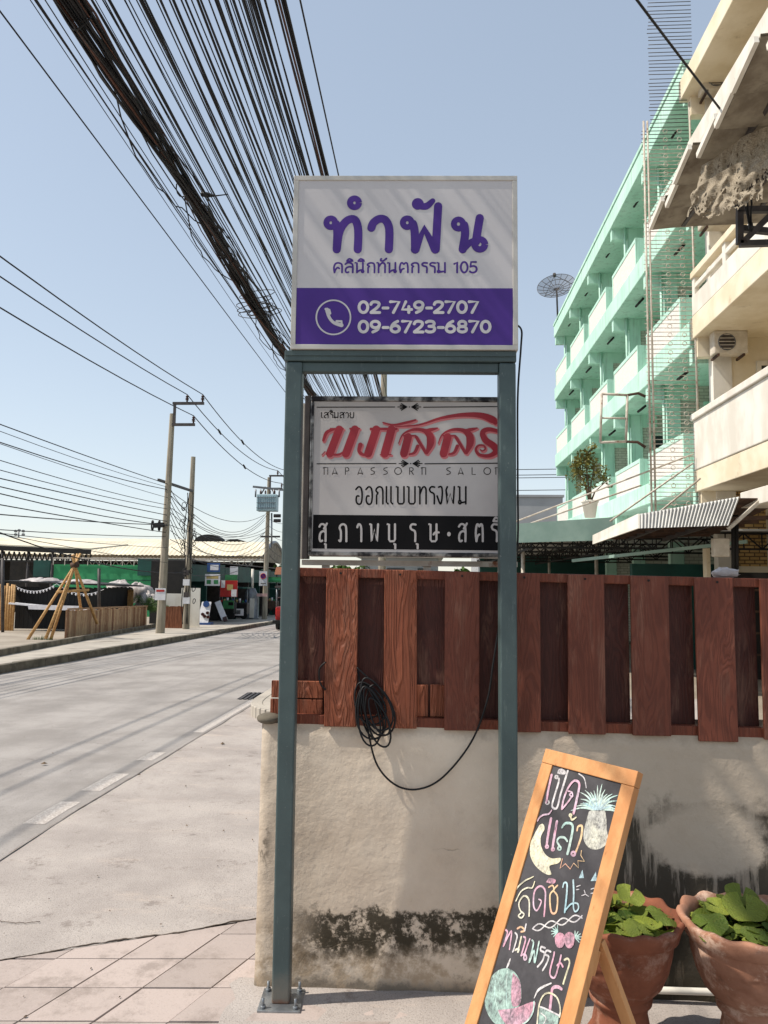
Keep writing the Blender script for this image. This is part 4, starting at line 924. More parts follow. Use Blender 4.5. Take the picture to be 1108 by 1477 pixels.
for i, (a, b) in enumerate(SLABS):
    o = MB().bx(GX, 7.62, GY0, GY1+.1, a, b).build('roof_slab' if i == 3 else 'floor_slab', M['mint'], gb, bevel=.02)
    if i == 3: MB().bx(GX-.03, 7.7, GY0, GY1+.14, b+.001, b+.10).build('roof_coping', M['mint'], o)
MB().bx(7.62, 14, GY0, GY1+.1, -.6, 13.1).build('back_wall', M['mint'], gb)
zlo = [zg(20)-.1]+[s[1] for s in SLABS[:3]]; zhi = [s[0] for s in SLABS]
part_p = MB().bx(6.12, 6.46, -.12, .08, 0, 2.44).mesh('pillar', M['mint']); part_b = MB().bx(6.461, 7.62, -.06, .06, 0, 2.44).mesh('partition_wall', M['whitebrick'])
beam = MB().bx(GX+.05, 6.9, -.1, .1, 2.08, 2.445).mesh('beam', M['mint'])
rail = MB().bx(GX+.005, GX+.125, .62, 3.30, .66, .76).mesh('parapet_rail', M['mint'])
panm = MB().bx(GX+.02, GX+.105, .70, 3.22, 0, .659).mesh('parapet_panel', M['mosaic'])
post = MB().bx(GX+.008, GX+.122, .62, .699, 0, .659).mesh('parapet_post', M['mint'])
ret = MB().bx(GX+.126, GX+.72, .62, .70, 0, .75).mesh('parapet_return', M['mint'])
door = MB().bx(7.52, 7.61, .5, 1.35, 0, 2.0).mesh('door', M['darkgreen']); win = MB().bx(7.53, 7.61, 1.7, 3.0, .85, 1.95).mesh('window', M['glass'])
wfr = MB().bx(7.48, 7.525, 1.62, 3.08, .76, .84).bx(7.48, 7.525, 1.62, 3.08, 1.951, 2.03).bx(7.48, 7.525, 1.62, 1.69, .841, 1.95).bx(7.48, 7.525, 2.31, 2.38, .841, 1.95).bx(7.48, 7.525, 3.01, 3.08, .841, 1.95).mesh('window_frame', M['mint'])
swn = MB().bx(6.75, 7.3, -.10, -.062, .9, 1.9).mesh('window', M['glass']); sfr = MB().bx(6.68, 7.37, -.115, -.064, .82, .899).bx(6.68, 7.37, -.115, -.064, 1.901, 1.97).bx(6.68, 6.749, -.115, -.064, .9, 1.9).bx(7.301, 7.37, -.115, -.064, .9, 1.9).mesh('window_frame', M['mint'])
drm = MB().bx(7.12, 7.5, -.10, -.062, 0, 2.05).mesh('shutter', M['darkgreen']); drf = MB().bx(7.05, 7.119, -.13, -.063, 0, 2.12).bx(7.501, 7.57, -.13, -.063, 0, 2.12).bx(7.12, 7.5, -.13, -.063, 2.051, 2.12).mesh('shutter_frame', M['mint'])
lampm = MB().tube([(6.05, 1.55, 2.40), (5.98, 1.75, 2.34), (5.96, 2.0, 2.33)], .035, 6).mesh('ceiling_lamp', M['dark'])
pipm = MB().tube([(6.03, -.16, 0), (6.03, -.16, 2.44)], .04, 6).mesh('drain_pipe', M['mint'])
for fl in range(4):
    for k in range(NB+1):
        y = GY0+BAY*k+(.13 if k == 0 else 0); z = zlo[fl]; sc = (1, 1, (zhi[fl]-z)/2.445)
        q = link_mesh('partition_wall', part_b, gb, (0, y, z), 0, sc); link_mesh('pillar', part_p, gb, (0, y, z), 0, sc); link_mesh('beam', beam, gb, (0, y, z), 0, sc)
        if fl:
            MB_ = link_mesh('drain_pipe', pipm, gb, (0, y, z), 0, (1, 1, (zhi[fl]-z)/2.445))
        if fl and (k+fl) % 3 != 0:
            w_ = link_mesh('shutter', drm, gb, (0, y, z)); f_ = bpy.data.objects.new('shutter_frame', drf); COL.objects.link(f_); f_.parent = w_
        if fl and k and (k+fl) % 3 == 0:
            w_ = link_mesh('window', swn, gb, (0, y, z)); 
            f_ = bpy.data.objects.new('window_frame', sfr); COL.objects.link(f_); f_.parent = w_
    if fl == 0: continue
    for k in range(NB):
        y = GY0+BAY*k; z = zlo[fl]
        d_ = link_mesh('door', door, gb, (0, y, z)); w_ = link_mesh('window', win, gb, (0, y, z))
        f_ = bpy.data.objects.new('window_frame', wfr); COL.objects.link(f_); f_.parent = w_
        r_ = link_mesh('parapet_rail', rail, gb, (0, y, z)); link_mesh('parapet_panel', panm, gb, (0, y, z)); link_mesh('parapet_post', post, gb, (0, y, z)); link_mesh('parapet_post', post, gb, (0, y+2.601, z)); link_mesh('parapet_return', ret, gb, (0, y, z))
        link_mesh('ceiling_lamp', lampm, gb, (0, y, z))
# ------------------------------------------------------------------ cream building
cbd = thing('cream_building', 'cream and white shophouse at the right edge beside the green row', 'building', (GX, 12, zg(12)))
CY0, CY1 = 8.9, GY0-.02
CS = [(3.45, 3.9), (6.72, 7.2), (9.8, 10.3), (12.1, 12.55)]
for i, (a, b) in enumerate(CS): MB().bx(GX-.12*(i == 3), 7.65, CY0, CY1, a, b).build('roof_slab' if i == 3 else 'floor_slab', M['cream'], cbd, bevel=.015)
MB().bx(7.65, 13, CY0, CY1, -.4, 12.5).build('back_wall', M['cream'], cbd)
zl = [-.4, 3.9, 7.2, 10.3]; zh = [3.45, 6.72, 9.8, 12.1]
for fl in range(4):
    for y in (12.55, CY1-.16):
        MB().bx(5.95, 6.35, y-.1, y+.14, zl[fl], zh[fl]).build('pillar', M['whitepaint'], cbd, bevel=.01)
        MB().bx(6.351, 7.65, y-.04, y+.1, zl[fl], zh[fl]).build('partition_wall', M['cream'], cbd)
        MB().bx(GX+.06, 5.949, y-.08, y+.12, zh[fl]-.42, zh[fl]).build('beam', M['cream'], cbd)
for y0, y1 in ((12.75, 16.15), (9.0, 12.4)):
    MB().bx(GX-.02, GX+.13, y0-.25, y1+.22, 3.902, 4.95).build('parapet', M['whitepaint'], cbd, bevel=.02)
    MB().bx(GX-.07, GX+.17, y0-.27, y1+.24, 4.952, 5.09).build('parapet_rail', M['whitepaint'], cbd, bevel=.015)
    # upper balcony: open concrete railing
    MB().bx(GX, GX+.12, y0-.2, y1+.15, 7.202, 7.62).build('parapet', M['whitepaint'], cbd, bevel=.01)
    MB().bx(GX-.02, GX+.14, y0-.2, y1+.18, 8.02, 8.16).build('railing_bar', M['cream'], cbd, bevel=.01)
    MB().bx(GX+.02, GX+.10, y0-.2, y1+.15, 7.78, 7.88).build('railing_bar', M['whitepaint'], cbd, bevel=.01)
    for yy_ in (y0-.1, (y0+y1)/2, y1+.0): MB().bx(GX+.015, GX+.115, yy_, yy_+.16, 7.621, 8.019).build('railing_post', M['whitepaint'], cbd)
    MB().bx(GX, GX+.12, y0-.2, y1+.15, 10.302, 11.1).build('parapet', M['whitepaint'], cbd, bevel=.01)
for zc, xo in ((5.0, 0),):
    w_ = MB().bx(6.95, 7.45, CY1-.235, CY1-.205, 5.0, 6.1).build('window', M['glass'], cbd)
    MB().bx(6.86, 6.949, CY1-.26, CY1-.203, 4.9, 6.2).bx(7.451, 7.54, CY1-.26, CY1-.203, 4.9, 6.2).bx(6.95, 7.45, CY1-.26, CY1-.203, 6.101, 6.2).bx(7.17, 7.23, CY1-.26, CY1-.236, 5.0, 6.1).build('window_frame', M['whitepaint'], w_)
MB().bx(6.36, 6.95, CY1-.215, CY1-.203, 1.9, 3.44).build('brick_panel', M['tanbrick'], cbd)
MB().bx(7.0, 7.6, CY1-.225, CY1-.203, 2.3, 3.0).build('louvre_window', M['glass'], cbd)
MB().bx(GX-.55, GX-.01, 9.0, 12.7, 2.75, 3.0).build('lower_ledge', M['whitepaint'], cbd, bevel=.01)
MB().bx(5.7, 6.1, 12.2, 12.5, -.3, 2.74).build('pillar', M['cream'], cbd)
MB().bx(6.101, 7.6, 12.3, 12.42, -.3, 2.9).build('partition_wall', M['cream'], cbd)
# air conditioners
def ac(px, py, Y, label, s=1.0):
    c = ay(px, py, Y); a = thing('air_conditioner', label, 'air conditioner', tuple(c), 'outdoor units on the cream building')
    w2, h2, d2 = .40*s, .28*s, .16*s
    MB().bx(c.x-w2, c.x+w2, c.y-d2, c.y+d2, c.z-h2, c.z+h2).build('case', M['acwhite'], a, bevel=.02)
    MB().tube([V((c.x-.1*s+.2*s*math.cos(i*math.pi/10), c.y-d2-.006, c.z+.2*s*math.sin(i*math.pi/10))) for i in range(20)], .012, 5, closed=True).build('fan_ring', M['skin_grey'], a)
    m = MB(); m.lathe([(0, 0), (.19*s, 0)], (0, 0, 0), 20); m.v = [V((c.x-.1*s+p[0], c.y-d2-.004, c.z+p[1])) for p in m.v]; m.f = [f[::-1] for f in m.f]; m.build('fan', M['steeldark'], a)
    for i in range(5): MB().bx(c.x-.3*s, c.x+.1*s, c.y-d2-.014, c.y-d2-.008, c.z-.17*s+i*.085*s, c.z-.155*s+i*.085*s).build('grille_bar', M['acwhite'], a)
    for sx_ in (-.3, .3): MB().bx(c.x+sx_*s-.02, c.x+sx_*s+.02, c.y-d2, c.y+d2+.12, c.z-h2-.05, c.z-h2-.003).build('bracket', M['rustbrown'], a)
ac(1051, 496, 15.9, 'air conditioner unit above the lower white balcony', .85); ac(1036, 312, 15.9, 'air conditioner unit under the middle floor beside the hanging net', .95); ac(1036, 118, 15.9, 'air conditioner unit high under the cream roof slab', .95)
# ------------------------------------------------------------------ anti-climb rods
rg = thing('security_grille', 'tall grille of thin horizontal rods between the green and cream buildings', 'grille', (5.0, 16.32, 2.8))
rodm = {}
z = 2.75; i = 0; rr = random.Random(11)
while z < 14.7:
    x0 = 4.62 if z < 11.4 else 4.80
    if z < 11.4: x1 = 5.72
    elif z < 12.6: x1 = 5.62
    else: x1 = 5.75
    if 2.9 < z < 3.2: x0 = 4.8
    MB().tube([(x0+rr.uniform(-.02, .02), 16.30, z+rr.uniform(-.008, .008)), (x1, 16.30, z+rr.uniform(-.008, .008))], .0085, 5).build('rod', M['rustwhite'] if z < 11 else M['steeldark'], rg)
    z += .088+rr.uniform(-.012, .012); i += 1
for x, za, zb in ((4.66, 2.8, 11.6), (4.74, 2.8, 11.6), (5.65, 2.8, 12.0)): MB().tube([(x, 16.27, za), (x, 16.27, zb)], .022, 6).build('upright', M['rustwhite'], rg)
m = MB()
for x in (5.12, 5.42):
    z = 3.0
    while z < 11.5:
        m.tube([(x+.045*math.cos(a), 16.275, z+.045*math.sin(a)) for a in [k*math.pi/5 for k in range(10)]], .007, 4, closed=True); z += .19
o = m.build('ring_ornament', M['rustwhite'], rg); o['kind'] = 'stuff'
sf = thing('sign_frame', 'empty rusty white sign frame bracketed off the grille post', 'frame', (4.2, 16.2, 5.0))
c = [ay(868, 568, 16.2), ay(905, 570, 16.2), ay(903, 637, 16.2), ay(866, 638, 16.2)]
for a, b in ((0, 1), (1, 2), (2, 3), (3, 0)): MB().tube([c[a], c[b]], .028, 6).build('frame_tube', M['rustwhite'], sf)
MB().tube([(c[3]+c[0])/2, (c[1]+c[2])/2], .022, 6).build('frame_tube', M['rustwhite'], sf)
for p, e in ((c[1], ay(931, 572, 16.25)), (c[2], ay(931, 645, 16.25))): MB().tube([p, p.lerp(e, .6)+V((0, 0, .06)), e], .03, 6).build('arm', M['rustbrown'], sf)
# ------------------------------------------------------------------ satellite dish
dc = ay(803, 417, 33.0)
sd = thing('satellite_dish', 'black mesh satellite dish on the far roof corner', 'satellite dish', (dc.x, dc.y, 13.1))
ax_ = V((-.25, -.80, .55)).normalized(); uu = ax_.orthogonal().normalized(); vv = ax_.cross(uu)
def dp(r, a): return dc+(uu*math.cos(a)+vv*math.sin(a))*r+ax_*(r*r*.28)
for k in range(16): MB().tube([dp(r*.82/5, k*math.pi/8) for r in range(6)], .012, 4).build('rib', M['steeldark'], sd)
for r in (.3, .57, .82): MB().tube([dp(r, k*math.pi/16) for k in range(32)], .011, 4, closed=True).build('ring', M['steeldark'], sd)
t = NT('open_mesh'); tr = t.n('ShaderNodeBsdfTransparent'); mx = t.n('ShaderNodeMixShader'); mx.inputs[0].default_value = .45; t.fin(L((50,50,52)), .6); t.l(tr.outputs[0], mx.inputs[1]); t.l(t.b.outputs[0], mx.inputs[2]); t.l(mx.outputs[0], t.t.nodes['Material Output'].inputs[0]); M['mesh'] = t.m
m = MB(); m.grid(lambda u, v: dp(.02+.8*v, u*2*math.pi), 32, 6); m.build('mesh_skin', M['mesh'], sd)
for a in (0, 2.1, 4.2): MB().tube([dp(.75, a), dc+ax_*.72], .012, 4).build('feed_strut', M['steeldark'], sd)
MB().tube([dc+ax_*.66, dc+ax_*.8], .07, 8).build('feed', M['steeldark'], sd); MB().tube([dc, V((dc.x+.05, dc.y+.1, 13.0))], .04, 6).build('mast', M['steeldark'], sd)
# ------------------------------------------------------------------ upper awning of cement sheets
aw = thing('cement_sheet_awning', 'weathered cement sheet awning with steel brackets at the upper right', 'awning', (3.1, 9, 6.5))
NY = 9; p0 = .6
for k in range(NY):
    ya = 10.5-p0*k; yb = ya-p0-.06
    def fn(u, v, ya=ya, yb=yb, k=k):
        x = 3.08+.05*math.sin(k*2.3)+2.6*u
        return V((x, ya+(yb-ya)*v, 6.42+.16*u+.13*v-.05*math.sin(v*math.pi)+.012*math.sin(u*9+k)))
    m = MB(); m.grid(fn, 10, 8)
    m2 = [V(p)+V((0, 0, .03)) for p in m.v]; f0 = list(m.f); m.add(m2, [f[::-1] for f in f0], True)
    m.add([fn(0, j/8) for j in range(9)]+[fn(0, j/8)+V((0, 0, .03)) for j in range(9)], [(j, 9+j, 10+j, j+1) for j in range(8)])
    m.add([fn(i/10, 0) for i in range(11)]+[fn(i/10, 0)+V((0, 0, .03)) for i in range(11)], [(i, i+1, 12+i, 11+i) for i in range(10)])
    m.build('roof_sheet', M['asbestos'], aw)
    e = MB(); e.bar(fn(0, .12)+V((-.03, 0, .0)), fn(0, .97)+V((-.03, 0, .0)), .045, .07); e.build('lit_sheet_edge', M['whitepaint'], aw)  # white bar paints the sunlit edge of each cement sheet
MB().bar((3.16, 10.5, 6.66), (3.16, 5.2, 6.66), .03, .05).build('edge_strip', M['whitepaint'], aw)
for x in (3.5, 4.4): MB().bar((x, 10.45, 6.44+.2*(x-3.08)/2.6), (x, 5.8, 6.44+.2*(x-3.08)/2.6), .05, .07).build('purlin', M['steeldark'], aw)
# steel bracket truss
def tr(a, b, Y1, Y2=None, w_=.07): MB().bar(ay(*a, Y1), ay(*b, Y2 or Y1), w_, w_).build('bracket_tube', M['steeldark'], aw)
tr((1067, 305), (1067, 352), 9.2); tr((1063, 303), (1125, 302), 9.2); tr((1067, 352), (1130, 350), 9.2); tr((1075, 346), (1130, 292), 9.15); tr((1060, 300), (1130, 228), 9.3, 9.0, .09); tr((1070, 330), (1130, 336), 9.25)
# torn net: ragged tiers hanging over one another
tn = thing('torn_net', 'torn brown shade net sagging under the cement sheet awning', 'net', tuple(ay(1060, 240, 8.5)))
rn = random.Random(2)
for k, (xa, ya_, xb, yb_, dp_, Y) in enumerate(((1030, 208, 1130, 120, 62, 8.9), (1012, 236, 1130, 168, 56, 8.75), (1000, 272, 1130, 205, 44, 8.6), (1022, 292, 1100, 262, 26, 8.5))):
    m = MB(); NU, NV = 60, 14
    def fn(u, v, xa=xa, ya_=ya_, xb=xb, yb_=yb_, dp_=dp_, Y=Y, k=k):
        rag = 1+.35*noise.noise(V((u*9, k*3, 1)))+.25*noise.noise(V((u*31, k*5, 4)))
        px = xa+(xb-xa)*u+5*noise.noise(V((u*5, v*3, k)))-10*v*(1-u); py = ya_+(yb_-ya_)*u+dp_*v*rag+6*math.sin(u*7+k)*(1-v)*.6
        return ay(px, py, Y-.9*u+.018*math.sin(u*38+v*2+k)+.035*noise.noise(V((u*8, v*4, k+7)))+.06*v)
    m.grid(fn, NU, NV); keep = []
    for f in m.f:
        j = f[0]//(NU+1)
        if rn.random() < .07+max(0, (j-NV*.6)/NV)*1.6: continue
        keep.append(f)
    m.f = keep; m.sm = [True]*len(keep); m.build('net_tier', M['net'], tn)
rp = thing('hanging_rope', 'black knotted rope hanging from the awning bracket', 'rope', tuple(ay(1078, 290, 9.1)))
for dx in (-2, 0, 3): MB().tube([V(p) for p in crom([tuple(ay(1076+dx*.6, 268, 9.05)), tuple(ay(1078+dx*2, 290, 9.0)), tuple(ay(1080+dx, 310, 9.02)), tuple(ay(1083+dx*.4, 335, 9.0))], 4)], .011, 5).build('strand', M['black'], rp)
MB().tube([ay(1074, 268, 9.05), ay(1077, 276, 9.0), ay(1075, 284, 9.0)], [.03, .05, .02], 7).build('knot', M['black'], rp)
MB().tube([ay(1083, 322, 9.0), ay(1083, 332, 9.0)], [.025, .03], 7).build('knot', M['black'], rp)
# ------------------------------------------------------------------ lower corrugated awning
la = thing('corrugated_awning', 'white edged corrugated metal awning beside the mint canopy', 'awning', (3.4, 13, 2.5))
m = MB(); pl = ay(924, 741, 12.0); pr = ay(1068, 716, 12.0); bl = ay(924, 762, 11.9); br_ = ay(1052, 758, 11.9)
NW = 27
def cf(u, v):
    p = pl.lerp(pr, u).lerp(bl.lerp(br_, u), v); return p+V((0, .018*math.cos(u*NW*2*math.pi), 0))
m.grid(cf, NW*6, 3); m.build('corrugated_front', M['corr'], la)
bk = ay(857, 772, 15.4); bkb = ay(857, 785, 15.4)
m = MB(); m.prism([pl+V((-.01, 0, 0)), bk, bkb, bl+V((-.01, 0, 0))], (-.03, 0, 0)); m.build('side_fascia', M['whitepaint'], la)
rb = V((5.5, 15.4, bk.z)); rf = V((5.5, 12.0, pr.z))
m = MB(); m.prism([pl+V((.02, .04, -.02)), pr+V((0, .04, -.02)), rf+V((0, .04, -.02)), rb, bk+V((.02, 0, 0))], (0, 0, -.015)); m.build('roof_deck', M['rustbrown'], la)
for k in range(6):
    y = 12.35+.55*k; zz = pl.z+(bk.z-pl.z)*(y-12)/3.4
    MB().bar((3.36, y, zz-.09), (5.4, y, zz+.0), .05, .06).build('purlin', M['rustbrown'], la)
for x in (3.9, 4.6): MB().bar((x, 12.1, pl.z-.06), (x, 15.3, bk.z-.08), .05, .08).build('rafter', M['steeldark'], la)
MB().bar(br_+V((0, .05, -.05)), V((5.55, 12.1, 3.2)), .05, .05).build('stay', M['rustwhite'], la)
# ------------------------------------------------------------------ mint canopy with trusses
mc = thing('mint_canopy', 'long mint fronted canopy with dark steel trusses behind the fence', 'canopy', (2.6, 15.5, zg(15)))
q = [ay(735, 756, 15.5), ay(884, 746, 15.5), ay(884, 779, 15.5), ay(735, 783, 15.5)]
MB().prism(q, (0, .05, 0)).build('fascia', M['canopyband'], mc)
MB().bx(q[0].x, 7.5, 15.56, 30, q[0].z-.10, q[0].z-.06).build('roof_sheet', M['corr'], mc)
def truss(name, a, b, h, n, m_):
    a = V(a); b = V(b); t_ = MB(); t_.bar(a, b, .04, .04); t_.bar(a-V((0, 0, h)), b-V((0, 0, h)), .04, .04)
    for i in range(n):
        p = a.lerp(b, i/n); p2 = a.lerp(b, (i+1)/n); lo = V((0, 0, h))
        if i % 2: t_.bar(p, p2-lo, .025, .025)
        else: t_.bar(p-lo, p2, .025, .025)
        t_.bar(p, p-lo, .02, .02)
    return t_.build(name, M['dark'], m_)
for y in (15.8, 18, 20.5, 23, 26): truss('truss', (q[0].x+.02, y, q[0].z-.13), (7.4, y, q[0].z-.13), .32, 16, mc)
for x in (2.1, 4.0): truss('truss', (x, 15.7, q[0].z-.16), (x, 29, q[0].z-.16), .30, 20, mc)
for x, y in ((2.2, 18), (2.2, 24), (4.2, 19.5), (4.2, 27)): MB().tube([(x, y, zg(y)), (x, y, q[0].z-.1)], .045, 8).build('column', M['rustwhite'], mc)
MB().bx(2.0, 7.5, 29.8, 29.95, -.6, q[0].z).build('rear_wall', M['darkgreen'], mc)
MB().bar((3.0, 16.2, 1.98), (5.5, 13.6, 2.26), .05, .06).build('gutter', M['canopyband'], mc)
for (a, ya, b, yb) in (((745, 752), 16.5, (1000, 655), 16.2), ((745, 762), 16, (925, 700), 16.2), ((880, 752), 14, (1000, 668), 13.4), ((935, 752), 13, (1010, 690), 13.2)):
    MB().tube([ay(*a, ya), ay(*b, yb)], .018, 5).build('stay_rod', M['rustwhite'], mc)
MB().bx(4.4, 7.55, 16.9, 17.1, -.5, 1.95).build('green_panel', M['darkgreen'], mc)
sh = thing('shop_shutter', 'dark shop front under the cream building', 'shop front', (5.6, 14, -.2))
MB().bx(5.3, 7.5, 14.9, 15.0, -.4, 1.75).build('opening', M['dark'], sh); MB().bx(5.25, 5.32, 14.85, 15.05, -.4, 2.2).build('jamb', M['cream'], sh)
for k in range(4): MB().bx(5.33, 7.45, 14.86, 14.89, .2+.4*k, .24+.4*k).build('shelf', M['rustbrown'], sh)
mt = thing('utility_meter', 'cream meter box and pipes on the pillar above the fence', 'meter', (5.25, 13, 1.9)); b0 = ay(1040, 790, 13.0)
MB().bx(b0.x-.13, b0.x+.13, 12.95, 13.1, b0.z-.15, b0.z+.16).build('box', M['acwhite'], mt, bevel=.02)
for dx in (.2, .26): MB().tube([ay(1040, 760, 13.0)+V((dx, 0, .2)), ay(1040, 835, 13.0)+V((dx, 0, 0))], .03, 6).build('pipe', M['dark'], mt)
# ------------------------------------------------------------------ leaf helper and plants
def leaves(m, c, rad, n, s, rg, squash=1.0):
    for _ in range(n):
        d = V((rg.gauss(0, 1), rg.gauss(0, 1), rg.gauss(0, 1))); d.normalize(); d *= rg.random()**.45
        p = c+V((d.x*rad, d.y*rad, d.z*rad*squash)); a = V((rg.gauss(0, 1), rg.gauss(0, 1), rg.gauss(0, .6))).normalized(); b = a.orthogonal().normalized()
        b = (b*math.cos(rg.uniform(0, 6))+a.cross(b)*math.sin(rg.uniform(0, 6))).normalized(); k = s*rg.uniform(.6, 1.3)
        m.add([p-a*k, p+b*k*.45, p+a*k, p-b*k*.45], [(0, 1, 2, 3)])
def tree(name, label, base, h, clumps, s, mat_, seed, trunk=.05, group=None, cat='tree'):
    rg = random.Random(seed); t_ = thing(name, label, cat, tuple(base), group); tm = MB(); cm = MB(); base = V(base)
    for (dx, dy, dz, r, n) in clumps:
        c = base+V((dx, dy, dz)); mid = base+V((dx*.3, dy*.3, dz*.55))+V((rg.uniform(-.1, .1), 0, 0))*h*.1
        tm.tube([base, mid, c], [trunk, trunk*.6, trunk*.15], 6)
        for j in range(4):
            e = c+V((rg.uniform(-1, 1), rg.uniform(-1, 1), rg.uniform(-.6, 1)))*r*.8; tm.tube([mid.lerp(c, .6), e], [trunk*.25, trunk*.06], 4)
        for j in range(5): leaves(cm, c+V((rg.uniform(-1, 1), rg.uniform(-1, 1), rg.uniform(-1, 1)))*r*.6, r*.55, n//5, s, rg)
    tm.build('trunk', M['bark'], t_); cm.build('crown', mat_, t_); return t_
M['bark'] = mat('bark', (112,96,78), (86,72,58), 8, .9, .3, 30)
bp_ = ay(851, 722, 19.0)
pl_ = thing('planter_pot', 'pale pot on the canopy edge holding the small tree', 'pot', tuple(bp_))
m = MB(); m.lathe([(0, -.42), (.13, -.42), (.19, -.05), (.21, -.05), (.21, 0), (.18, 0), (.17, -.06), (0, -.06)], tuple(bp_), 18); m.build('body', M['whitepaint'], pl_)
tree('small_tree', 'small potted tree with yellow green leaves against the green balconies', bp_+V((0, 0, -.08)), 1.6, [(-.12, 0, .55, .32, 240), (-.30, .05, .85, .30, 220), (.12, -.05, .95, .34, 260), (-.12, .0, 1.2, .30, 220), (.40, 0, .55, .22, 70)], .05, M['leaf2'], 4, .03)
pw = ay(775, 735, 60)
fb = thing('distant_block', 'plain grey flat roofed block in the distance past the green row', 'building', (pw.x, 60, -1))
MB().bx(ay(690, 735, 60).x, ay(812, 735, 60).x, 60, 70, -1.2, ay(775, 717, 60).z).build('wall', M['greywall'], fb)
MB().bx(ay(690, 735, 60).x-.1, ay(812, 735, 60).x+.1, 59.9, 70.1, ay(775, 717, 60).z, ay(775, 716, 60).z+.12).build('roof', M['greywall'], fb)
for k in range(5): MB().bx(ay(755, 735, 60).x+k*.55, ay(755, 735, 60).x+k*.55+.3, 59.95, 60, 4.4, 5.6).build('window', M['glass'], fb)
# far white house and trees glimpsed under the salon sign
wh = thing('distant_house', 'white walled house glimpsed between the salon sign and the fence', 'house', (-1.6, 30, -.6))
MB().bx(-2.6, .4, 30, 36, -.8, 2.45).build('wall', M['greywall'], wh); MB().bx(-2.8, .6, 29.8, 36.2, 2.45, 2.6).build('roof', M['corr'], wh); MB().bx(-1.6, -.9, 29.97, 30, .9, 2.05).build('window', M['glass'], wh); MB().bx(-.4, .1, 29.97, 30, .9, 2.05).build('window', M['glass'], wh)
tree('roadside_tree', 'green tree behind the fence left of the white house', (-3.6, 31, zg(31)), 3, [(0, 0, 1.9, .8, 500), (.5, 0, 2.3, .5, 300), (1.1, -.5, 2.2, .6, 400)], .14, M['leaf'], 21, .08)
tree('roadside_tree', 'green tree behind the fence right of the white house', (1.0, 31, zg(31)), 3, [(0, 0, 1.9, .7, 450), (.5, 0, 2.2, .5, 300), (-.9, -1.5, 2.1, .5, 350)], .14, M['leaf'], 22, .08)
# ------------------------------------------------------------------ street poles on the far side
def pole(name, label, x, y, h, w0, w1, lean=0, group='concrete utility poles'):
    z0 = zg(y)+.14; p = thing(name, label, 'utility pole', (x, y, z0), group)
    m = MB()
    vs = []
    for k, (z, w_) in enumerate(((0, w0), (h, w1))):
        c = w_*.28
        for (a, b) in ((-w_/2+c, -w_/2), (w_/2-c, -w_/2), (w_/2, -w_/2+c), (w_/2, w_/2-c), (w_/2-c, w_/2), (-w_/2+c, w_/2), (-w_/2, w_/2-c), (-w_/2, -w_/2+c)):
            vs.append(V((x+a+lean*z, y+b, z0+z)))
    m.add(vs, [(k, (k+1) % 8, 8+(k+1) % 8, 8+k) for k in range(8)]+[tuple(range(8, 16))]); m.build('shaft', M['concrete'], p); return p
def insulator(p, c):
    m = MB(); m.lathe([(0, 0), (.03, 0), (.03, .06), (.075, .07), (.03, .10), (.07, .12), (.028, .16), (.06, .18), (.03, .24), (.0, .26)], tuple(c), 10); m.build('insulator', M['ins'], p)
def hv_head(p, x, y, zt):
    MB().bar((x+.05, y-.12, zt-.1), (x+1.15, y-.12, zt-.1), .09, .09).build('crossarm', M['steeldark'], p)
    MB().bar((x+.12, y-.12, zt-.1), (x+.12, y-.12, zt-.85), .08, .08).build('crossarm_strut', M['steeldark'], p)
    MB().bar((x+.05, y-.12, zt-.85), (x+.85, y-.12, zt-.85), .09, .09).build('crossarm', M['steeldark'], p)
    pts = [V((x+.55, y-.12, zt-.05)), V((x+1.1, y-.12, zt-.05)), V((x+.8, y-.12, zt-.8))]
    for q in pts: insulator(p, q)
    return [q+V((0, 0, .26)) for q in pts]
PA = (-9.1, 26.0); PB_ = (-9.35, 29.6); PC = (-9.45, 44.5)
pA = pole('utility_pole', 'tall leaning concrete pole with a high voltage arm beside the bamboo fence', *PA, 7.6, .28, .16, .02)
hA = hv_head(pA, PA[0]+.15, PA[1], 7.72)
pB = pole('utility_pole', 'shorter bare topped concrete pole draped with coiled cables', *PB_, 6.75, .25, .16, .01)
pC = pole('utility_pole', 'distant concrete pole carrying a pale blue transformer', *PC, 8.3, .30, .18, .01)
hC = hv_head(pC, PC[0]+.06, PC[1], 7.75)
zA = zg(PA[1])+.14
MB().bar((PA[0]-.2, PA[1]-.16, zA+5.25), (PB_[0]+.1, PB_[1], zA+5.3), .07, .09).build('link_beam', M['steeldark'], pA)
# cable ring on pole A
for k in range(2):
    cx_ = ay(220+k*9, 758, 25.8); MB().tube([cx_+V((.0+.09*math.cos(a)*.35, .05*k, .17*math.sin(a))) for a in [i*math.pi/8 for i in range(16)]], .028, 5, closed=True).build('cable_ring', M['black'], pA)
MB().bar(ay(222, 758, 25.8), ay(236, 757, 25.8), .16, .16).build('cable_clamp', M['black'], pA)
bd = ay(232, 857, 25.75)
o = MB().bx(bd.x-.18, bd.x+.18, 25.70, 25.72, bd.z-.20, bd.z+.20).build('notice', M['paper'], pA); MB().bx(bd.x-.14, bd.x+.14, 25.690, 25.698, bd.z+.08, bd.z+.15).build('notice_stripe', M['red'], o)
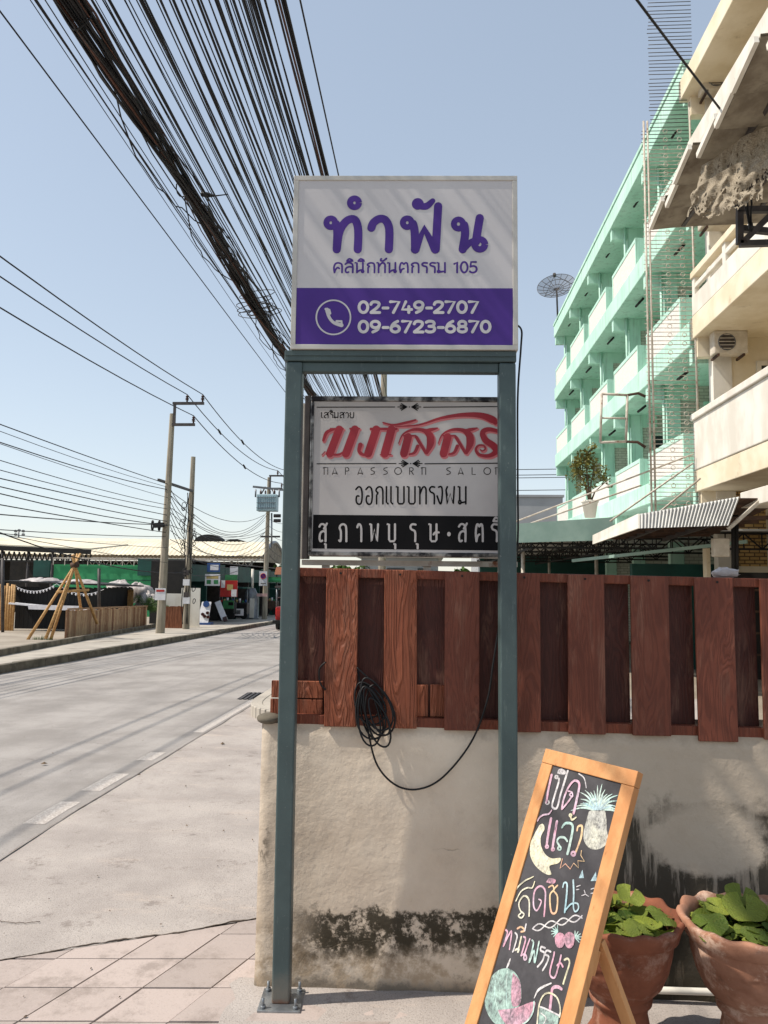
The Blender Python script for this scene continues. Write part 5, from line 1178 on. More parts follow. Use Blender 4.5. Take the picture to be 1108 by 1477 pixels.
# transformer
tp = [ay(373, 714, 44.1), ay(401, 738, 44.1)]
t_ = MB().bx(tp[0].x, tp[1].x, 43.6, 44.25, tp[1].z, tp[0].z).build('transformer', M['transformer'], pC, bevel=.03)
for k in range(9): x_ = tp[0].x+.08+k*.125; MB().bx(x_, x_+.03, 43.54, 43.6, tp[1].z+.1, tp[0].z-.1).build('fin', M['transformer'], t_)
for k in range(3): MB().bx(tp[0].x+.02, tp[1].x-.02, 43.52, 43.538, tp[1].z+.15+k*.3, tp[1].z+.18+k*.3).build('band', M['skin_grey'], t_)
for k in range(4): q = V((tp[0].x+.18+k*.27, 43.9, tp[0].z)); insulator(t_, q)
a_ = ay(365, 702, 44.2); b_ = ay(412, 707, 44.2); MB().bar(a_, b_, .1, .12).build('crossarm', M['skin_grey'], pC)
for px in (369, 376, 395, 403, 410): q = ay(px, 706, 44.1); MB().tube([q, q-V((0, 0, .45))], .05, 6).build('fuse', M['skin_grey'], pC)
for a, b in (((374, 718), (383, 702)), ((400, 718), (391, 704))): MB().bar(ay(*a, 44.2), ay(*b, 44.2), .06, .06).build('brace', M['steeldark'], pC)
MB().bar(ay(376, 774, 44.1), ay(404, 774, 44.1), .1, .1).build('crossarm', M['steeldark'], pC)
for px, py in ((398, 744), (402, 744), (398, 751), (402, 751)): q = ay(px, py, 43.9); MB().tube([q-V((.12, 0, 0)), q+V((.12, 0, 0))], .10, 8).build('lamp', M['steeldark'], pC)
MB().tube([ay(392, 740, 44), ay(392, 790, 44)], .05, 6).build('conduit', M['galv'], pC)
# no-parking sign on pole C
ns = thing('no_parking_sign', 'white no parking sign with blue disc strapped to the far pole', 'sign', tuple(ay(379, 834, 44.1)))
a_, b_ = ay(374.5, 824, 44.1), ay(385, 845, 44.1); MB().bx(a_.x, b_.x, 44.05, 44.1, b_.z, a_.z).build('plate', M['paper'], ns)
cc_ = ay(379.8, 831, 44.04); m = MB(); m.lathe([(0, 0), (.145, 0)], (0, 0, 0), 24); m.v = [V((cc_.x+p[0], 44.035, cc_.z+p[1])) for p in m.v]; m.f = [f[::-1] for f in m.f]; m.build('disc', M['purple'], ns)
m = MB(); m.tube([V((cc_.x+.15*math.cos(a), 44.03, cc_.z+.15*math.sin(a))) for a in [i*math.pi/12 for i in range(24)]], .02, 5, closed=True); m.build('red_ring', M['red'], ns)
MB().bar((cc_.x-.1, 44.03, cc_.z+.1), (cc_.x+.1, 44.03, cc_.z-.1), .03, .01, (0, 1, 0)).build('red_bar', M['red'], ns)
q = ay(380, 841.5, 44.03); MB().bx(q.x-.15, q.x+.15, 44.03, 44.04, q.z-.02, q.z+.02).build('text_line', M['ink'], ns)
a_, b_ = ay(371, 856, 44.1), ay(386, 860.5, 44.1)
o = MB().bx(a_.x, b_.x, 44.0, 44.05, b_.z, a_.z).build('street_sign', mat('faded_pink_sign', (196,160,156), (180,146,142), 5, .6), None, tuple(a_)); props(o, 'faded pink street name plate below the no parking sign', 'sign')
# cable junk on pole B
rg_ = random.Random(8)
cj = thing('cable_coils', 'tangle of black cable coils hanging on the shorter pole', 'cables', (PB_[0], PB_[1]-.2, 3))
for k in range(22):
    px = 271+rg_.choice((-7, -5, 5, 8, 9))+rg_.uniform(-1.5, 1.5); py = rg_.uniform(728, 800) if k < 16 else rg_.uniform(800, 880); c = ay(px, py, PB_[1]-.2); r = rg_.uniform(.05, .13)
    MB().tube([c+V((r*math.cos(a)*rg_.uniform(.5, .9), .04*math.sin(a), r*math.sin(a)*1.3)) for a in [i*math.pi/6 for i in range(12)]], .014, 4, closed=True).build('coil', M['black'], cj)
for dx in (-.10, -.05, .03, .12): MB().tube([V((PB_[0]+dx+.05*math.sin(z*2.3+dx*30), PB_[1]-.16, z)) for z in [-.2+.3*i for i in range(18)]], .016, 4).build('riser', M['black'], cj)
for py, s in ((826, .10), (840, .12), (858, .1), (866, .13)): c = ay(269, py, PB_[1]-.25); MB().bx(c.x-s, c.x+s, c.y-.05, c.y+.05, c.z-s, c.z+s).build('splice_box', M['steeldark'] if s < .12 else M['paper'], cj)
# ------------------------------------------------------------------ wires
def wire(name, a, b, s, r, label, cat='cable', group=None, n=14, m=None):
    q = MB(); q.tube(sag(a, b, s, n), r, 5, False); o = q.build(name, m or M['blackwire'], None, tuple(V(a))); return props(o, label, cat, group)
for k, (a, b) in enumerate(zip(hA, hC)):
    nm = ['middle', 'uppermost', 'lowest'][k]
    wire('power_line', (a.x+.2, -16, a.z+.5), a, .9, .016, nm+' high voltage line coming in from the left to the tall pole', 'power line', 'high voltage lines near span', 20)
    w_ = wire('power_line', a, b, .55, .018, nm+' high voltage line sagging between the tall pole and the transformer pole', 'power line', 'high voltage lines far span', 20)
    wire('power_line', b, (b.x+.3, 75, b.z-.4), .6, .02, nm+' high voltage line continuing beyond the transformer pole', 'power line', 'high voltage lines last span')
    s_ = MB(); c = sag(a, b, .55, 20)[5+2*k]; s_.tube([c-V((.0, .2, -.06)), c, c+V((.0, .2, -.06))], [.03, .05, .03], 6); props(s_.build('line_splice', M['black'], None, tuple(c)), 'black splice sleeve on the '+nm+' high voltage line', 'splice')
lv = [698, 702, 706, 718, 728, 734, 743, 752, 758, 757, 768, 774, 790, 812]
ly = [612, 622, 638, 640, 664, 678, 690, 702, 712, 742, 728, 764, 769, 770]
for i, (yb, ya) in enumerate(zip(lv, ly)):
    b = ay(243-rg_.uniform(0, 5), yb, 25.9); a0 = ay(0, ya, 15.9); a1 = b+(a0-b)*4.0
    t0 = .25; ch = b.lerp(a1, t0); s_ = rg_.choice((.2, .5, .9, 1.2))+.2*rg_.random(); a1.z += 4*s_*t0*(1-t0)/t0
    wire('service_cable', a1, b, s_, rg_.choice((.008, .010, .013)), 'low slung service cable from the left to the tall pole', 'cable', 'service cables left of the tall pole', 24)
for i in range(12):
    a = ay(246+rg_.uniform(-2, 2), 700+i*8+rg_.uniform(-3, 3), 26.0) if i % 3 else ay(272, 735+i*5, 29.4); b = ay(381+rg_.uniform(0, 6), 735+i*5.2+rg_.uniform(-4, 4), 44.4)
    wire('service_cable', a, b, rg_.uniform(.4, 1.3), .012, 'low slung service cable between the near poles and the transformer pole', 'cable', 'service cables to the transformer pole', 16)
for i in range(7):
    a = ay(246, 705+i*9, 26.0); b = ay(268, 735+i*11, 29.3); wire('service_cable', a, b, .1, .012, 'short cable joining the tall pole to the shorter pole', 'cable', 'cables between the paired poles', 6)
for i in range(6):
    a = ay(384, 745+i*10, 44.4); b = ay(418, 752+i*13, 60); wire('service_cable', a, b, .3, .014, 'thin cable running right from the transformer pole', 'cable', 'cables right of the transformer pole', 8)
a = ay(0, 771, 17.5); b = ay(110, 813, 24); c = ay(420, 818, 44)
wire('drop_wire', ay(-60, 745, 15), ay(268, 826, 29.3), .35, .016, 'black drop wire crossing in front of the market to the shorter pole', 'cable')
wire('drop_wire', ay(268, 828, 29.3), ay(381, 800, 44.3), .5, .014, 'black drop wire from the shorter pole to the transformer pole', 'cable')
# overhead bundle above the camera side of the road
PD = (-1.5, 25.2)
pD = pole('utility_pole', 'concrete pole glimpsed between the clinic sign and the salon sign', *PD, 9.6, .26, .19)
for z in (4.4, 5.1): MB().bar((-2.5, PD[1]-.18, z), (-.6, PD[1]-.18, z), .1, .1).build('crossarm', M['steeldark'], pD)
H0 = 3.5; VPX = 617.1; VPY = 840.1
def over(px0, r, Hh, name, label, group, dz=0, m=None, wob=0, px1=None, sg=.0, skew=0):
    d0 = ray(px0, 0); X = CAMP.x+d0.x/d0.z*Hh
    pts = []
    for i in range(17):
        y = -4+29.2*i/16; t = i/16
        pts.append(V((X+skew*(t-.33)+wob*math.sin(y*1.7+px0), y, CAMZ+Hh-sg*4*t*(1-t)+wob*math.cos(y*2.3+px0*.7))))
    o = MB().tube(pts, r, 6, False).build(name, m or M['blackwire'], None, tuple(pts[0])); return props(o, label, 'cable', group)
fan = [60, 63, 67, 70, 122, 127, 133, 138, 146, 150, 157, 171, 176, 184, 189, 207, 210, 214, 222, 229, 236, 241, 248, 254, 259, 266, 271, 281, 288, 293, 299, 307, 318, 321, 325, 333, 337, 343, 350, 354, 361, 367, 372, 378, 384, 389, 130, 153, 163, 180, 195, 218, 233, 262, 276, 303, 313, 329, 346, 357, 375, 395]
rf_ = random.Random(5)
for px in fan:
    thick = px in (176, 210, 259, 293, 325, 337, 361)
    over(px, .0085 if thick else rf_.choice((.0035, .0045, .0055)), H0+rf_.uniform(-.22, .3), 'overhead_cable', 'thin dark cable in the fan of cables overhead', 'overhead cable fan', 0, None, .006, None, rf_.uniform(-.05, .22), rf_.uniform(-.22, .22))
for i, px in enumerate((363, 367, 371)): over(px, .009, H0+.15, 'overhead_cable', 'thicker black cable in the overhead fan near the clinic sign', 'thicker overhead cables', 0, None, .008)
for i, px in enumerate((398, 402)): over(px, .008, H0+.05, 'overhead_cable', 'brown cable overhead just above the clinic sign corner', 'brown overhead cables', 0, M['brownwire'], .005)
for i, px in enumerate((407, 411)): over(px, .010, H0+.1, 'overhead_cable', 'thick black cable beside the brown cables above the clinic sign', 'thick cables by the brown ones', 0, None, .003)
over(433, .006, H0, 'overhead_cable', 'single thin cable nearest the clinic sign top right', None)
over(2-14, .006, H0, 'overhead_cable', 'lone thin cable left of the overhead cable bundle', None)
bun = thing('cable_bundle', 'thick twisted bundle of black cables running along the road overhead', 'cable bundle', (-2.2, 6, 5))
d0 = ray(98, 0); XB = d0.x/d0.z*H0
for k in range(32):
    ph = rf_.uniform(0, 6.28); rr = rf_.uniform(.012, .085); fr_ = rf_.uniform(.5, 1.3); pts = []
    for i in range(60):
        y = -4+29.2*i/59; lo = 1+.8*max(0, noise.noise(V((y*.9, k*3.1, 0)))); pts.append(V((XB+rr*lo*math.cos(ph+fr_*y), y, CAMZ+H0+rr*lo*math.sin(ph+fr_*y)-.02*math.sin(y*.8))))
    MB().tube(pts, rf_.choice((.006, .009, .012)), 5, False).build('strand', M['brownwire'] if k % 6 == 0 else M['blackwire'], bun)
for k in range(16):
    y0 = rf_.uniform(3.5, 13); pts = []
    for i in range(14):
        t = i/13; y = y0+t*rf_.uniform(2.0, 2.2); pts.append(V((XB+(.05+.16*math.sin(t*math.pi)*rf_.uniform(.8, 1))*(1 if k % 3 else -1), y, CAMZ+H0-.08*math.sin(t*math.pi))))
    MB().tube(pts, .006, 5, False).build('loose_strand', M['blackwire'], bun)
for yc in (9.3,):
    for k in range(9):
        pts = []; r = rf_.uniform(.12, .24); c = V((XB+rf_.uniform(-.06, .1), yc+rf_.uniform(-.25, .35), CAMZ+H0+rf_.uniform(-.08, .02))); tl = rf_.uniform(-.5, .5)
        for i in range(18): a = i*math.pi/9; pts.append(c+V((r*math.cos(a), .6*r*math.sin(a)+tl*r*math.cos(a), r*.45*math.sin(a))))
        MB().tube(pts, .005, 5, closed=True).build('coil', M['blackwire'], bun)
for yc in (4.4, 6.5, 8.0, 10.6):
    MB().tube([V((XB+.075*math.cos(a), yc+.02*math.sin(a*2), CAMZ+H0+.075*math.sin(a))) for a in [i*math.pi/7 for i in range(14)]], .006, 5, closed=True).build('tie', M['black'], bun)
kn = V((XB+.12, 6.6, CAMZ+H0)); MB().tube([kn, kn+V((.05, .02, .0)), kn+V((.13, .02, -.01)), kn+V((.26, -.04, -.03))], [.02, .025, .006, .005], 6).build('splice_end', M['black'], bun)
wire('drop_wire', V((3.06, 7.9, 6.52)), V((3.06, 7.9, 6.52)).lerp(ay(905, -25, 6.0), 3.2), .05, .012, 'dark wire rising from the cement sheet awning out of the frame', 'cable', None, 8)
for k, py in enumerate((676, 684, 688, 706)): wire('distant_cable', V((-6.9, 42, ay(750, py, 42).z+.1)), V((17, 42, ay(750, py, 42).z+.3)), .25, .02, 'distant cable crossing the gap left of the green row', 'cable', 'distant cables by the green row', 6)
# ------------------------------------------------------------------ market hall
mk = thing('market_hall', 'long market hall with pale curved metal roof across the road', 'building', (-25, 62, -1.2))
def vault(x0, x1, y0, y1, ze, zt, n, pitch, m_, nm, par):
    m = MB(); w_ = (y1-y0)
    def f(u, v):
        return V((x0+(x1-x0)*u, y0+w_*v, ze+(zt-ze)*math.sin(math.pi*(.06+.88*v))+.035*(math.cos(2*math.pi*u*n))))
    m.grid(f, n*4, 14); return m.build(nm, m_, par)
vault(-48, -13.0, 60.3, 68.8, 3.15, 4.75, 100, .7, M['roofcream'], 'curved_roof', mk)
MB().bar((-48, 60.3, 3.12), (-13, 60.3, 3.12), .12, .2).build('eave_beam', M['rustwhite'], mk)
arch = [V((-12.95, 60.3+8.5*i/16, 3.1+1.65*math.sin(math.pi*(.06+.88*i/16)))) for i in range(17)]
MB().tube(arch, .14, 6).build('end_arch', M['skin_grey'], mk)
m = MB(); m.add(arch+[V((-13.05, 68.8, 3.0)), V((-13.05, 60.3, 3.0))], [tuple(range(19))]); m.build('end_gable', M['asbestos'], mk)
for x in (-14, -15.6, -17.2, -18.8, -20.4, -22): MB().tube([(x, 60.6, zg(60)), (x, 60.6, 3.05)], .08, 6).build('column', M['rustwhite'], mk)
tt = MB()
for i in range(26):
    x = -14-i*.55; tt.bar((x, 60.5, 3.0), (x-.275, 60.5, 2.55), .05, .05); tt.bar((x-.275, 60.5, 2.55), (x-.55, 60.5, 3.0), .05, .05)
tt.bar((-13.6, 60.5, 2.55), (-29, 60.5, 2.55), .07, .07); tt.build('eave_truss', M['rustwhite'], mk)
vault(-52, -23, 74, 86, 4.6, 5.75, 30, 1, M['roofcream'], 'curved_roof', mk)
MB().bx(-52, -19.5, 73.6, 73.9, 4.55, 4.85).build('roof_edge', M['dark'], mk)
for px, py in ((300, 779), (338, 786)):
    c = ay(px, py, 72); q = [V((c.x+1.35*math.cos(a), 72, c.z-.2+.75*math.sin(a))) for a in [i*math.pi/12 for i in range(13)]]; MB().prism(q, (0, 1.5, 0)).build('vault_opening', M['dark'], mk)  # dark half-round solid standing in for the open, unlit end of a vault
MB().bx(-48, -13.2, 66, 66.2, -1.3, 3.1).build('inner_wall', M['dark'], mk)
# open shed at the left
sh2 = thing('market_shed', 'open steel shed with pale roof and dark trusses at the far left', 'shed', (-30, 50, -1))
e0, e1 = ay(-30, 786, 50), ay(132, 793, 50)
MB().prism([e0, e1, V((e1.x-.3, 57, e1.z+.62)), V((e0.x, 57, e0.z+.75))], (0, 0, .1)).build('roof', M['roofcream'], sh2)
MB().bar(e0-V((0, .06, .15)), e1-V((0, .06, .15)), .1, .32).build('eave_board', M['dark'], sh2)
tt = MB(); nn = 22
for i in range(nn):
    p, q = (e0-V((0, 0, .35))).lerp(e1-V((0, 0, .35)), i/nn), (e0-V((0, 0, .35))).lerp(e1-V((0, 0, .35)), (i+1)/nn); mid = (p+q)/2-V((0, 0, .62)); tt.bar(p, mid, .07, .07); tt.bar(mid, q, .07, .07)
tt.bar(e0-V((0, 0, .97)), e1-V((0, 0, .97)), .08, .08); tt.build('truss', M['dark'], sh2)
for px in (2, 40, 75, 108): q = ay(px, 800, 50); MB().tube([(q.x, 50.1, zg(50)), (q.x, 50.1, e0.z-.3)], .09, 6).build('column', M['steeldark'], sh2)
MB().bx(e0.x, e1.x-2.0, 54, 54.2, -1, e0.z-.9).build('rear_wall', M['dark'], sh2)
# green wall
gw = thing('green_wall', 'bright green market wall with dark green board on top', 'wall', (-18, 46, -.8))
a, b = ay(78, 815, 46), ay(262, 812, 46)
MB().bx(a.x, b.x, 46, 46.2, -.8, a.z+.05).build('panel', M['greenwall'], gw)
a2, b2 = ay(200, 806, 45.9), ay(268, 831, 45.9); MB().bx(a2.x, b2.x, 45.8, 45.95, b2.z, a2.z).build('upper_board', M['darkgreen'], gw)
a3, b3 = ay(50, 808, 45.9), ay(72, 832, 45.9); MB().bx(a3.x, b3.x, 45.8, 45.95, b3.z, a3.z).build('upper_board', M['darkgreen'], gw)
MB().bar((a.x, 45.9, ay(100, 805, 45.9).z), (b.x-2, 45.9, ay(100, 805, 45.9).z), .05, .07).build('railing', M['rustwhite'], gw)
for k in range(11): x = a.x+k*.72; MB().bar((x, 45.9, a.z), (x, 45.9, ay(100, 805, 45.9).z), .04, .04).build('railing_post', M['rustwhite'], gw)
MB().bx(a.x, b.x, 45.96, 45.99, a.z-.9, a.z-.86).build('seam', M['darkgreen'], gw)
# ------------------------------------------------------------------ black stall
st_ = thing('food_stall', 'black boarded food stall with white counter and string of bulbs', 'stall', (-13, 26, zg(26)+.15))
z0 = zg(26.5)+.15; sa = ay(24, 842, 26.5); sb = ay(128, 842, 26.5)
zt = sa.z
nb = 16
for k in range(nb):
    x0 = sa.x+(sb.x-sa.x)*k/nb; x1 = sa.x+(sb.x-sa.x)*(k+1)/nb
    MB().bx(x0+.004, x1-.004, 26.5, 26.53+.01*(k % 2), z0+.06, zt-.1).build('board', M['blackwood'], st_)
sc = ay(190, 858, 31.0)
for k in range(10):
    p = V((sb.x, 26.52, 0)).lerp(V((sc.x, 31.0, 0)), k/10); q = V((sb.x, 26.52, 0)).lerp(V((sc.x, 31.0, 0)), (k+1)/10)
    m = MB(); m.bar((p.x, p.y+.006, (z0+zt)/2), (q.x, q.y-.006, (z0+zt)/2-.05), .04, zt-z0-.2); m.build('board', M['blackwood'], st_)
MB().prism([V((sa.x-.3, 26.15, zt+.06)), V((sb.x+.15, 26.15, zt-.02)), V((sc.x+.5, 31, zt-.10)), V((sa.x-.3, 31, zt+.12))], (0, 0, .05)).build('roof', M['dark'], st_)
c0 = ay(18, 870, 26.1); c1 = ay(138, 881, 26.1); MB().bar(c0, c1, .5, .05, (0, 0, 1)).build('counter', M['whitecloth'], st_)
q0 = ay(40, 872, 25.82); q1 = ay(114, 874, 25.82); MB().prism([q0, q1, q1-V((.05, 0, .16)), q0-V((-.04, 0, .16))], (0, .02, 0)).build('cloth', M['whitecloth'], st_)
lt = thing('string_lights', 'string of small white bulbs sagging across the black stall', 'string lights', tuple(ay(60, 850, 26)))
for (p, q, s, n) in (((22, 845), (82, 842), .22, 13), ((82, 842), (150, 850), .25, 12)):
    A, B = ay(*p, 26.1), ay(*q, 26.1); C_ = sag(A, B, s, n); MB().tube(C_, .008, 4, False).build('cord', M['whitecloth'], lt)
    for pt in C_[1:-1]: MB().tube([pt-V((0, 0, .01)), pt-V((0, 0, .05)), pt-V((0, 0, .09))], [.015, .035, .01], 6).build('bulb', M['whitecloth'], lt)
bs = [((0, 843), (23, 843), 910, 26.0, 'bamboo screen left of the black stall'), ((172, 851), (193, 852), 882, 30.5, 'bamboo screen behind the black stall')]
for (p, q, yb, Y, lb) in bs:
    A, B = ay(p[0]-(25 if p[0] == 0 else 0), p[1], Y), ay(*q, Y); zb = ay(p[0], yb, Y).z; n = 14; t2 = thing('bamboo_screen', 'upright '+lb, 'screen', ((A.x+B.x)/2, Y, zb))
    for k in range(n): x = A.x+(B.x-A.x)*(k+.5)/n; MB().tube([(x, Y+rg_.uniform(-.02, .02), zb), (x+rg_.uniform(-.02, .02), Y, A.z+rg_.uniform(-.06, .06))], abs(B.x-A.x)/n*.52, 6).build('cane', M['bamboo'], t2)
# tarps
def heap(lb, px, py, Y, rx, rz, seed):
    c = ay(px, py, Y); m = MB()
    def f(u, v):
        a = u*2*math.pi; e = v*math.pi/2; nz = 1+.35*noise.noise(V((math.cos(a)*1.6+seed, math.sin(a)*1.6, e*2)))
        return c+V((rx*math.cos(a)*math.cos(e)*nz, rx*.6*math.sin(a)*math.cos(e)*nz, -rz*.4+rz*1.4*math.sin(e)*nz))
    m.grid(f, 28, 10); props(m.build('tarp_heap', M['tarp'], None, tuple(c)), lb, 'tarp')
heap('white tarpaulin heap on the stall roof', 62, 839, 27.5, .9, .12, 1); heap('crumpled white tarpaulin heap right of the stall', 198, 862, 31.5, .75, .55, 2); heap('low white tarpaulin heap beside the bamboo fence', 212, 870, 30.8, .45, .4, 5); heap('white sheet on the stall roof beside the bamboo tripod', 118, 840, 28, .6, .10, 7); heap('white tarpaulin over goods behind the long bamboo fence', 172, 848, 31.5, .6, .3, 9)
# bamboo tripod
tp_ = thing('bamboo_tripod', 'tall bamboo pole teepee tied at the top in front of the stall', 'bamboo frame', tuple(ay(60, 915, 21.5)))
apx = ay(108, 815, 21.8)
for (px, py, Y) in ((40, 923, 21), (66, 921, 20.9), (73, 923, 21.2), (120, 903, 23.2), (140, 899, 23.0)):
    b = ay(px, py, Y); d = (apx-b); e = apx+d*.16+V((rg_.uniform(-.08, .08), 0, 0)); MB().tube([b, b.lerp(apx, .5), apx, e], [.045, .04, .034, .03], 7).build('bamboo_pole', M['bamboo'], tp_)
MB().tube([ay(82, 854, 21.4), ay(128, 851, 22.4)], .04, 6).build('cross_pole', M['bamboo'], tp_)
MB().tube([apx-V((.1, 0, .02)), apx+V((.1, 0, .02))], .09, 7).build('lashing', M['rustbrown'], tp_)
for px in (4, 143):
    a, b = ay(px, 820 if px > 50 else 805, 24.8), ay(px, 886 if px > 50 else 912, 24.8); o = MB().tube([b, a], .05, 6).build('steel_post', M['steeldark'], None, tuple(b)); props(o, 'slim dark steel post in front of the stall' if px > 50 else 'slim dark steel post at the far left edge', 'post')
# bamboo fences along the lot kerb
bf = thing('bamboo_fence', 'long low bamboo board fence along the lot kerb', 'fence', (-10.3, 24, zg(24)))
A = V((-10.12, 21.2, 0)); B = V((-11.15, 30.2, 0)); n = 46
for k in range(n):
    p = A.lerp(B, k/n); q = A.lerp(B, (k+1)/n); h = .80+rg_.uniform(-.03, .03); zz = zg(p.y)+.16
    m = MB(); m.bar((p.x, p.y+.004, zz+h/2), (q.x, q.y-.004, zz+h/2), .03+rg_.uniform(0, .02), h); m.build('board', M['bamboofence'], bf)
MB().bar(A+V((.04, 0, zg(21)+1.0)), B+V((.04, 0, zg(30)+1.0)), .03, .05).build('cap_rail', M['bamboofence'], bf)
rf2 = thing('board_fence', 'short red brown board fence between the two near poles', 'fence', (-10, 30, zg(30)))
A, B = ay(236, 890, 30.3), ay(265, 890, 29.9); zb = zg(30)+.15
for k in range(9):
    p = A.lerp(B, k/9); q = A.lerp(B, (k+1)/9); MB().bx(p.x+.004, q.x-.004, 30.1, 30.14, zb, zb+.86+rg_.uniform(-.02, .02)).build('board', M['rustfence'], rf2)
wb = thing('hoarding', 'grey white hoarding panels behind the shorter pole', 'panel', (-10.4, 31, zg(31)))
for (p, q) in (((236, 856), (266, 884)), ((262, 848), (287, 906))): a_, b_ = ay(*p, 31+.6*(p[0] > 250)), ay(*q, 31+.6*(p[0] > 250)); MB().bx(a_.x, b_.x, 31+.6*(p[0] > 250), 31.06+.6*(p[0] > 250), min(b_.z, zg(31)+.2) if p[0] > 250 else b_.z-.3, a_.z).build('sheet', M['whitepaint'], wb)
# palm
pm = thing('palm_plant', 'small arching palm behind the bamboo fence', 'palm', tuple(ay(214, 892, 30.6)))
c = ay(212, 880, 30.5)
for k in range(13):
    a = R(-20+k*17); l = rg_.uniform(.6, 1.0); pts = [c+V((math.cos(a)*l*t, .35*math.sin(k*2.1)*t*l, .62*math.sin(math.pi*t*.75)*l*abs(math.sin(a))+.15*t*(1-t))) for t in (0, .25, .5, .75, 1)]
    m = MB(); m.tube(pts, .012, 4, False)
    for i in range(1, 16):
        t = i/16; j = min(int(t*4), 3); p = pts[j].lerp(pts[j+1], t*4-j); d = (pts[j+1]-pts[j]).normalized(); sd_ = d.cross(V((0, 1, 0))).normalized()*.16*(1-.6*t)
        for e in (1, -1): m.add([p, p+sd_*e*.5+d*.05+V((0, .02, 0)), p+sd_*e+d*.10-V((0, 0, .05)), p+sd_*e*.5+d*.02], [(0, 1, 2, 3)])
    m.build('frond', M['leaf'], pm)
gr = MB(); 
for _ in range(160):
    p = ay(62+rg_.uniform(-14, 14), 927+rg_.uniform(-3, 3), 21); l = rg_.uniform(.06, .2); d = V((rg_.uniform(-.07, .07), 0, l)); gr.add([p-V((.008, 0, 0)), p+V((.008, 0, 0)), p+d], [(0, 1, 2)])
props(gr.build('grass', M['leaf'], None, tuple(ay(62, 927, 21))), 'tuft of green grass at the foot of the bamboo tripod', 'grass', None, 'stuff')
# ------------------------------------------------------------------ shop row beyond the poles
sr = thing('shop_row', 'row of low shops with dark green fascia under the market roof', 'building', (-10.8, 40, zg(40)))
FX = -10.9; y0, y1 = 34.6, 62; 
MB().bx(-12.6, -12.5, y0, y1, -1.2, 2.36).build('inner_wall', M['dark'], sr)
for k in range(9):
    ya = y0+k*3; MB().bx(FX-.02, FX+.1, ya+.03, ya+2.97, 1.60+zg(ya)*.25, 2.35+.1*(k % 2)+zg(ya)*.2).build('fascia', M['darkgreen'], sr)
    MB().bx(FX-1.7, FX, ya-.06, ya+.06, zg(ya), 2.2).build('divider', M['darkgreen'] if k % 2 else M['steeldark'], sr)
MB().bx(-12.6, FX+.15, y0, y1, 2.362, 2.42).build('roof', M['steeldark'], sr)
MB().bx(-12.6, FX, y0-.1, y0, -1, 2.36).build('side_wall', M['dark'], sr)
M['signyellow'] = mat('print_yellow', (186,166,110), (168,148,92), 6, .6); M['signgreen'] = mat('print_green', (60,132,84), (48,112,70), 6, .6)
def shop_sign(lb, p, q, Y, m_, extra=(), th=.05):
    a_, b_ = ay(*p, Y), ay(*q, Y); t2 = thing('shop_sign', lb, 'sign', tuple((a_+b_)/2)); MB().bx(a_.x, b_.x, Y, Y+th, b_.z, a_.z).build('panel', m_, t2)
    for i, (u0, u1, v0, v1, mm) in enumerate(extra): MB().bx(a_.x+(b_.x-a_.x)*u0, a_.x+(b_.x-a_.x)*u1, Y-.006-.004*i, Y-.002-.004*i, a_.z+(b_.z-a_.z)*v1, a_.z+(b_.z-a_.z)*v0).build('print', mm, t2)
shop_sign('blue and white shop sign under the market eave', (299, 812), (317, 825), 36, M['blue'], ((.25, .9, .2, .8, M['paper']),))
shop_sign('white shop sign with green and yellow print', (296, 828), (317, 845), 35.8, M['paper'], ((.1, .9, .15, .4, M['signyellow']), (.12, .4, .5, .85, M['signgreen']), (.6, .9, .5, .85, M['signgreen'])))
shop_sign('green awning board over the red banner', (325, 829), (342, 838), 37.5, M['signgreen'])
shop_sign('green fascia sign at the far end of the shops', (386, 832), (411, 840), 50, M['signgreen'], ((.1, .9, .3, .7, M['greenwall']),))
shop_sign('red hanging shop banner with white print', (318, 837), (342, 861), 37.2, M['red'], ((.05, .28, .0, .45, M['paper']), (.4, .75, .25, .6, M['signyellow']), (.66, .97, .55, .98, M['paper'])))
shop_sign('white poster on the shop stall front', (337, 878), (351, 888), 39.5, M['paper'], ((.3, .7, .2, .8, M['skin_grey']),))
shop_sign('grey white board above the shop stall', (332, 817), (343, 829), 39, M['paper'])
shop_sign('green round shop emblem board', (322, 866), (337, 878), 38, M['signgreen'], ((.5, .95, .2, .6, M['ink']),))
# standing signs
sb_ = thing('standing_sign', 'white standing sign with blue head on the far pavement', 'sign', tuple(ay(296, 900, 34.5)))
a_, b_ = ay(288, 868, 34.5), ay(305, 898, 34.5)
m = MB(); m.prism([V((a_.x+.1, 34.55, a_.z)), V((b_.x-.05, 34.55, a_.z)), V((b_.x-.1, 34.3, b_.z)), V((a_.x-.05, 34.3, b_.z))], (0, .06, 0)); m.build('panel', M['paper'], sb_)
q = ay(297, 871.5, 34.4); MB().tube([V((q.x, 34.43, q.z)), V((q.x, 34.5, q.z))], .14, 16).build('emblem', M['blue'], sb_)
for px, py in ((292, 886), (299, 884), (295, 889), (300, 890)): q = ay(px, py, 34.3); MB().tube([V((q.x, 34.30, q.z)), V((q.x, 34.40, q.z))], .07, 10).build('print', M['ins'], sb_)
MB().bx(a_.x-.1, b_.x+.02, 34.25, 34.75, b_.z-.14, b_.z).build('base', M['blue'], sb_)
lb_ = thing('leaning_board', 'narrow white board leaning against the shop stall', 'board', tuple(ay(322, 895, 36.5)))
MB().bar(ay(314, 868, 37), ay(324, 893, 36.5), .08, .28, (1, 0, 0)).build('panel', M['paper'], lb_); MB().bar(ay(324, 890, 36.45), ay(326, 896, 36.4), .1, .2, (1, 0, 0)).build('foot', M['ins'], lb_)
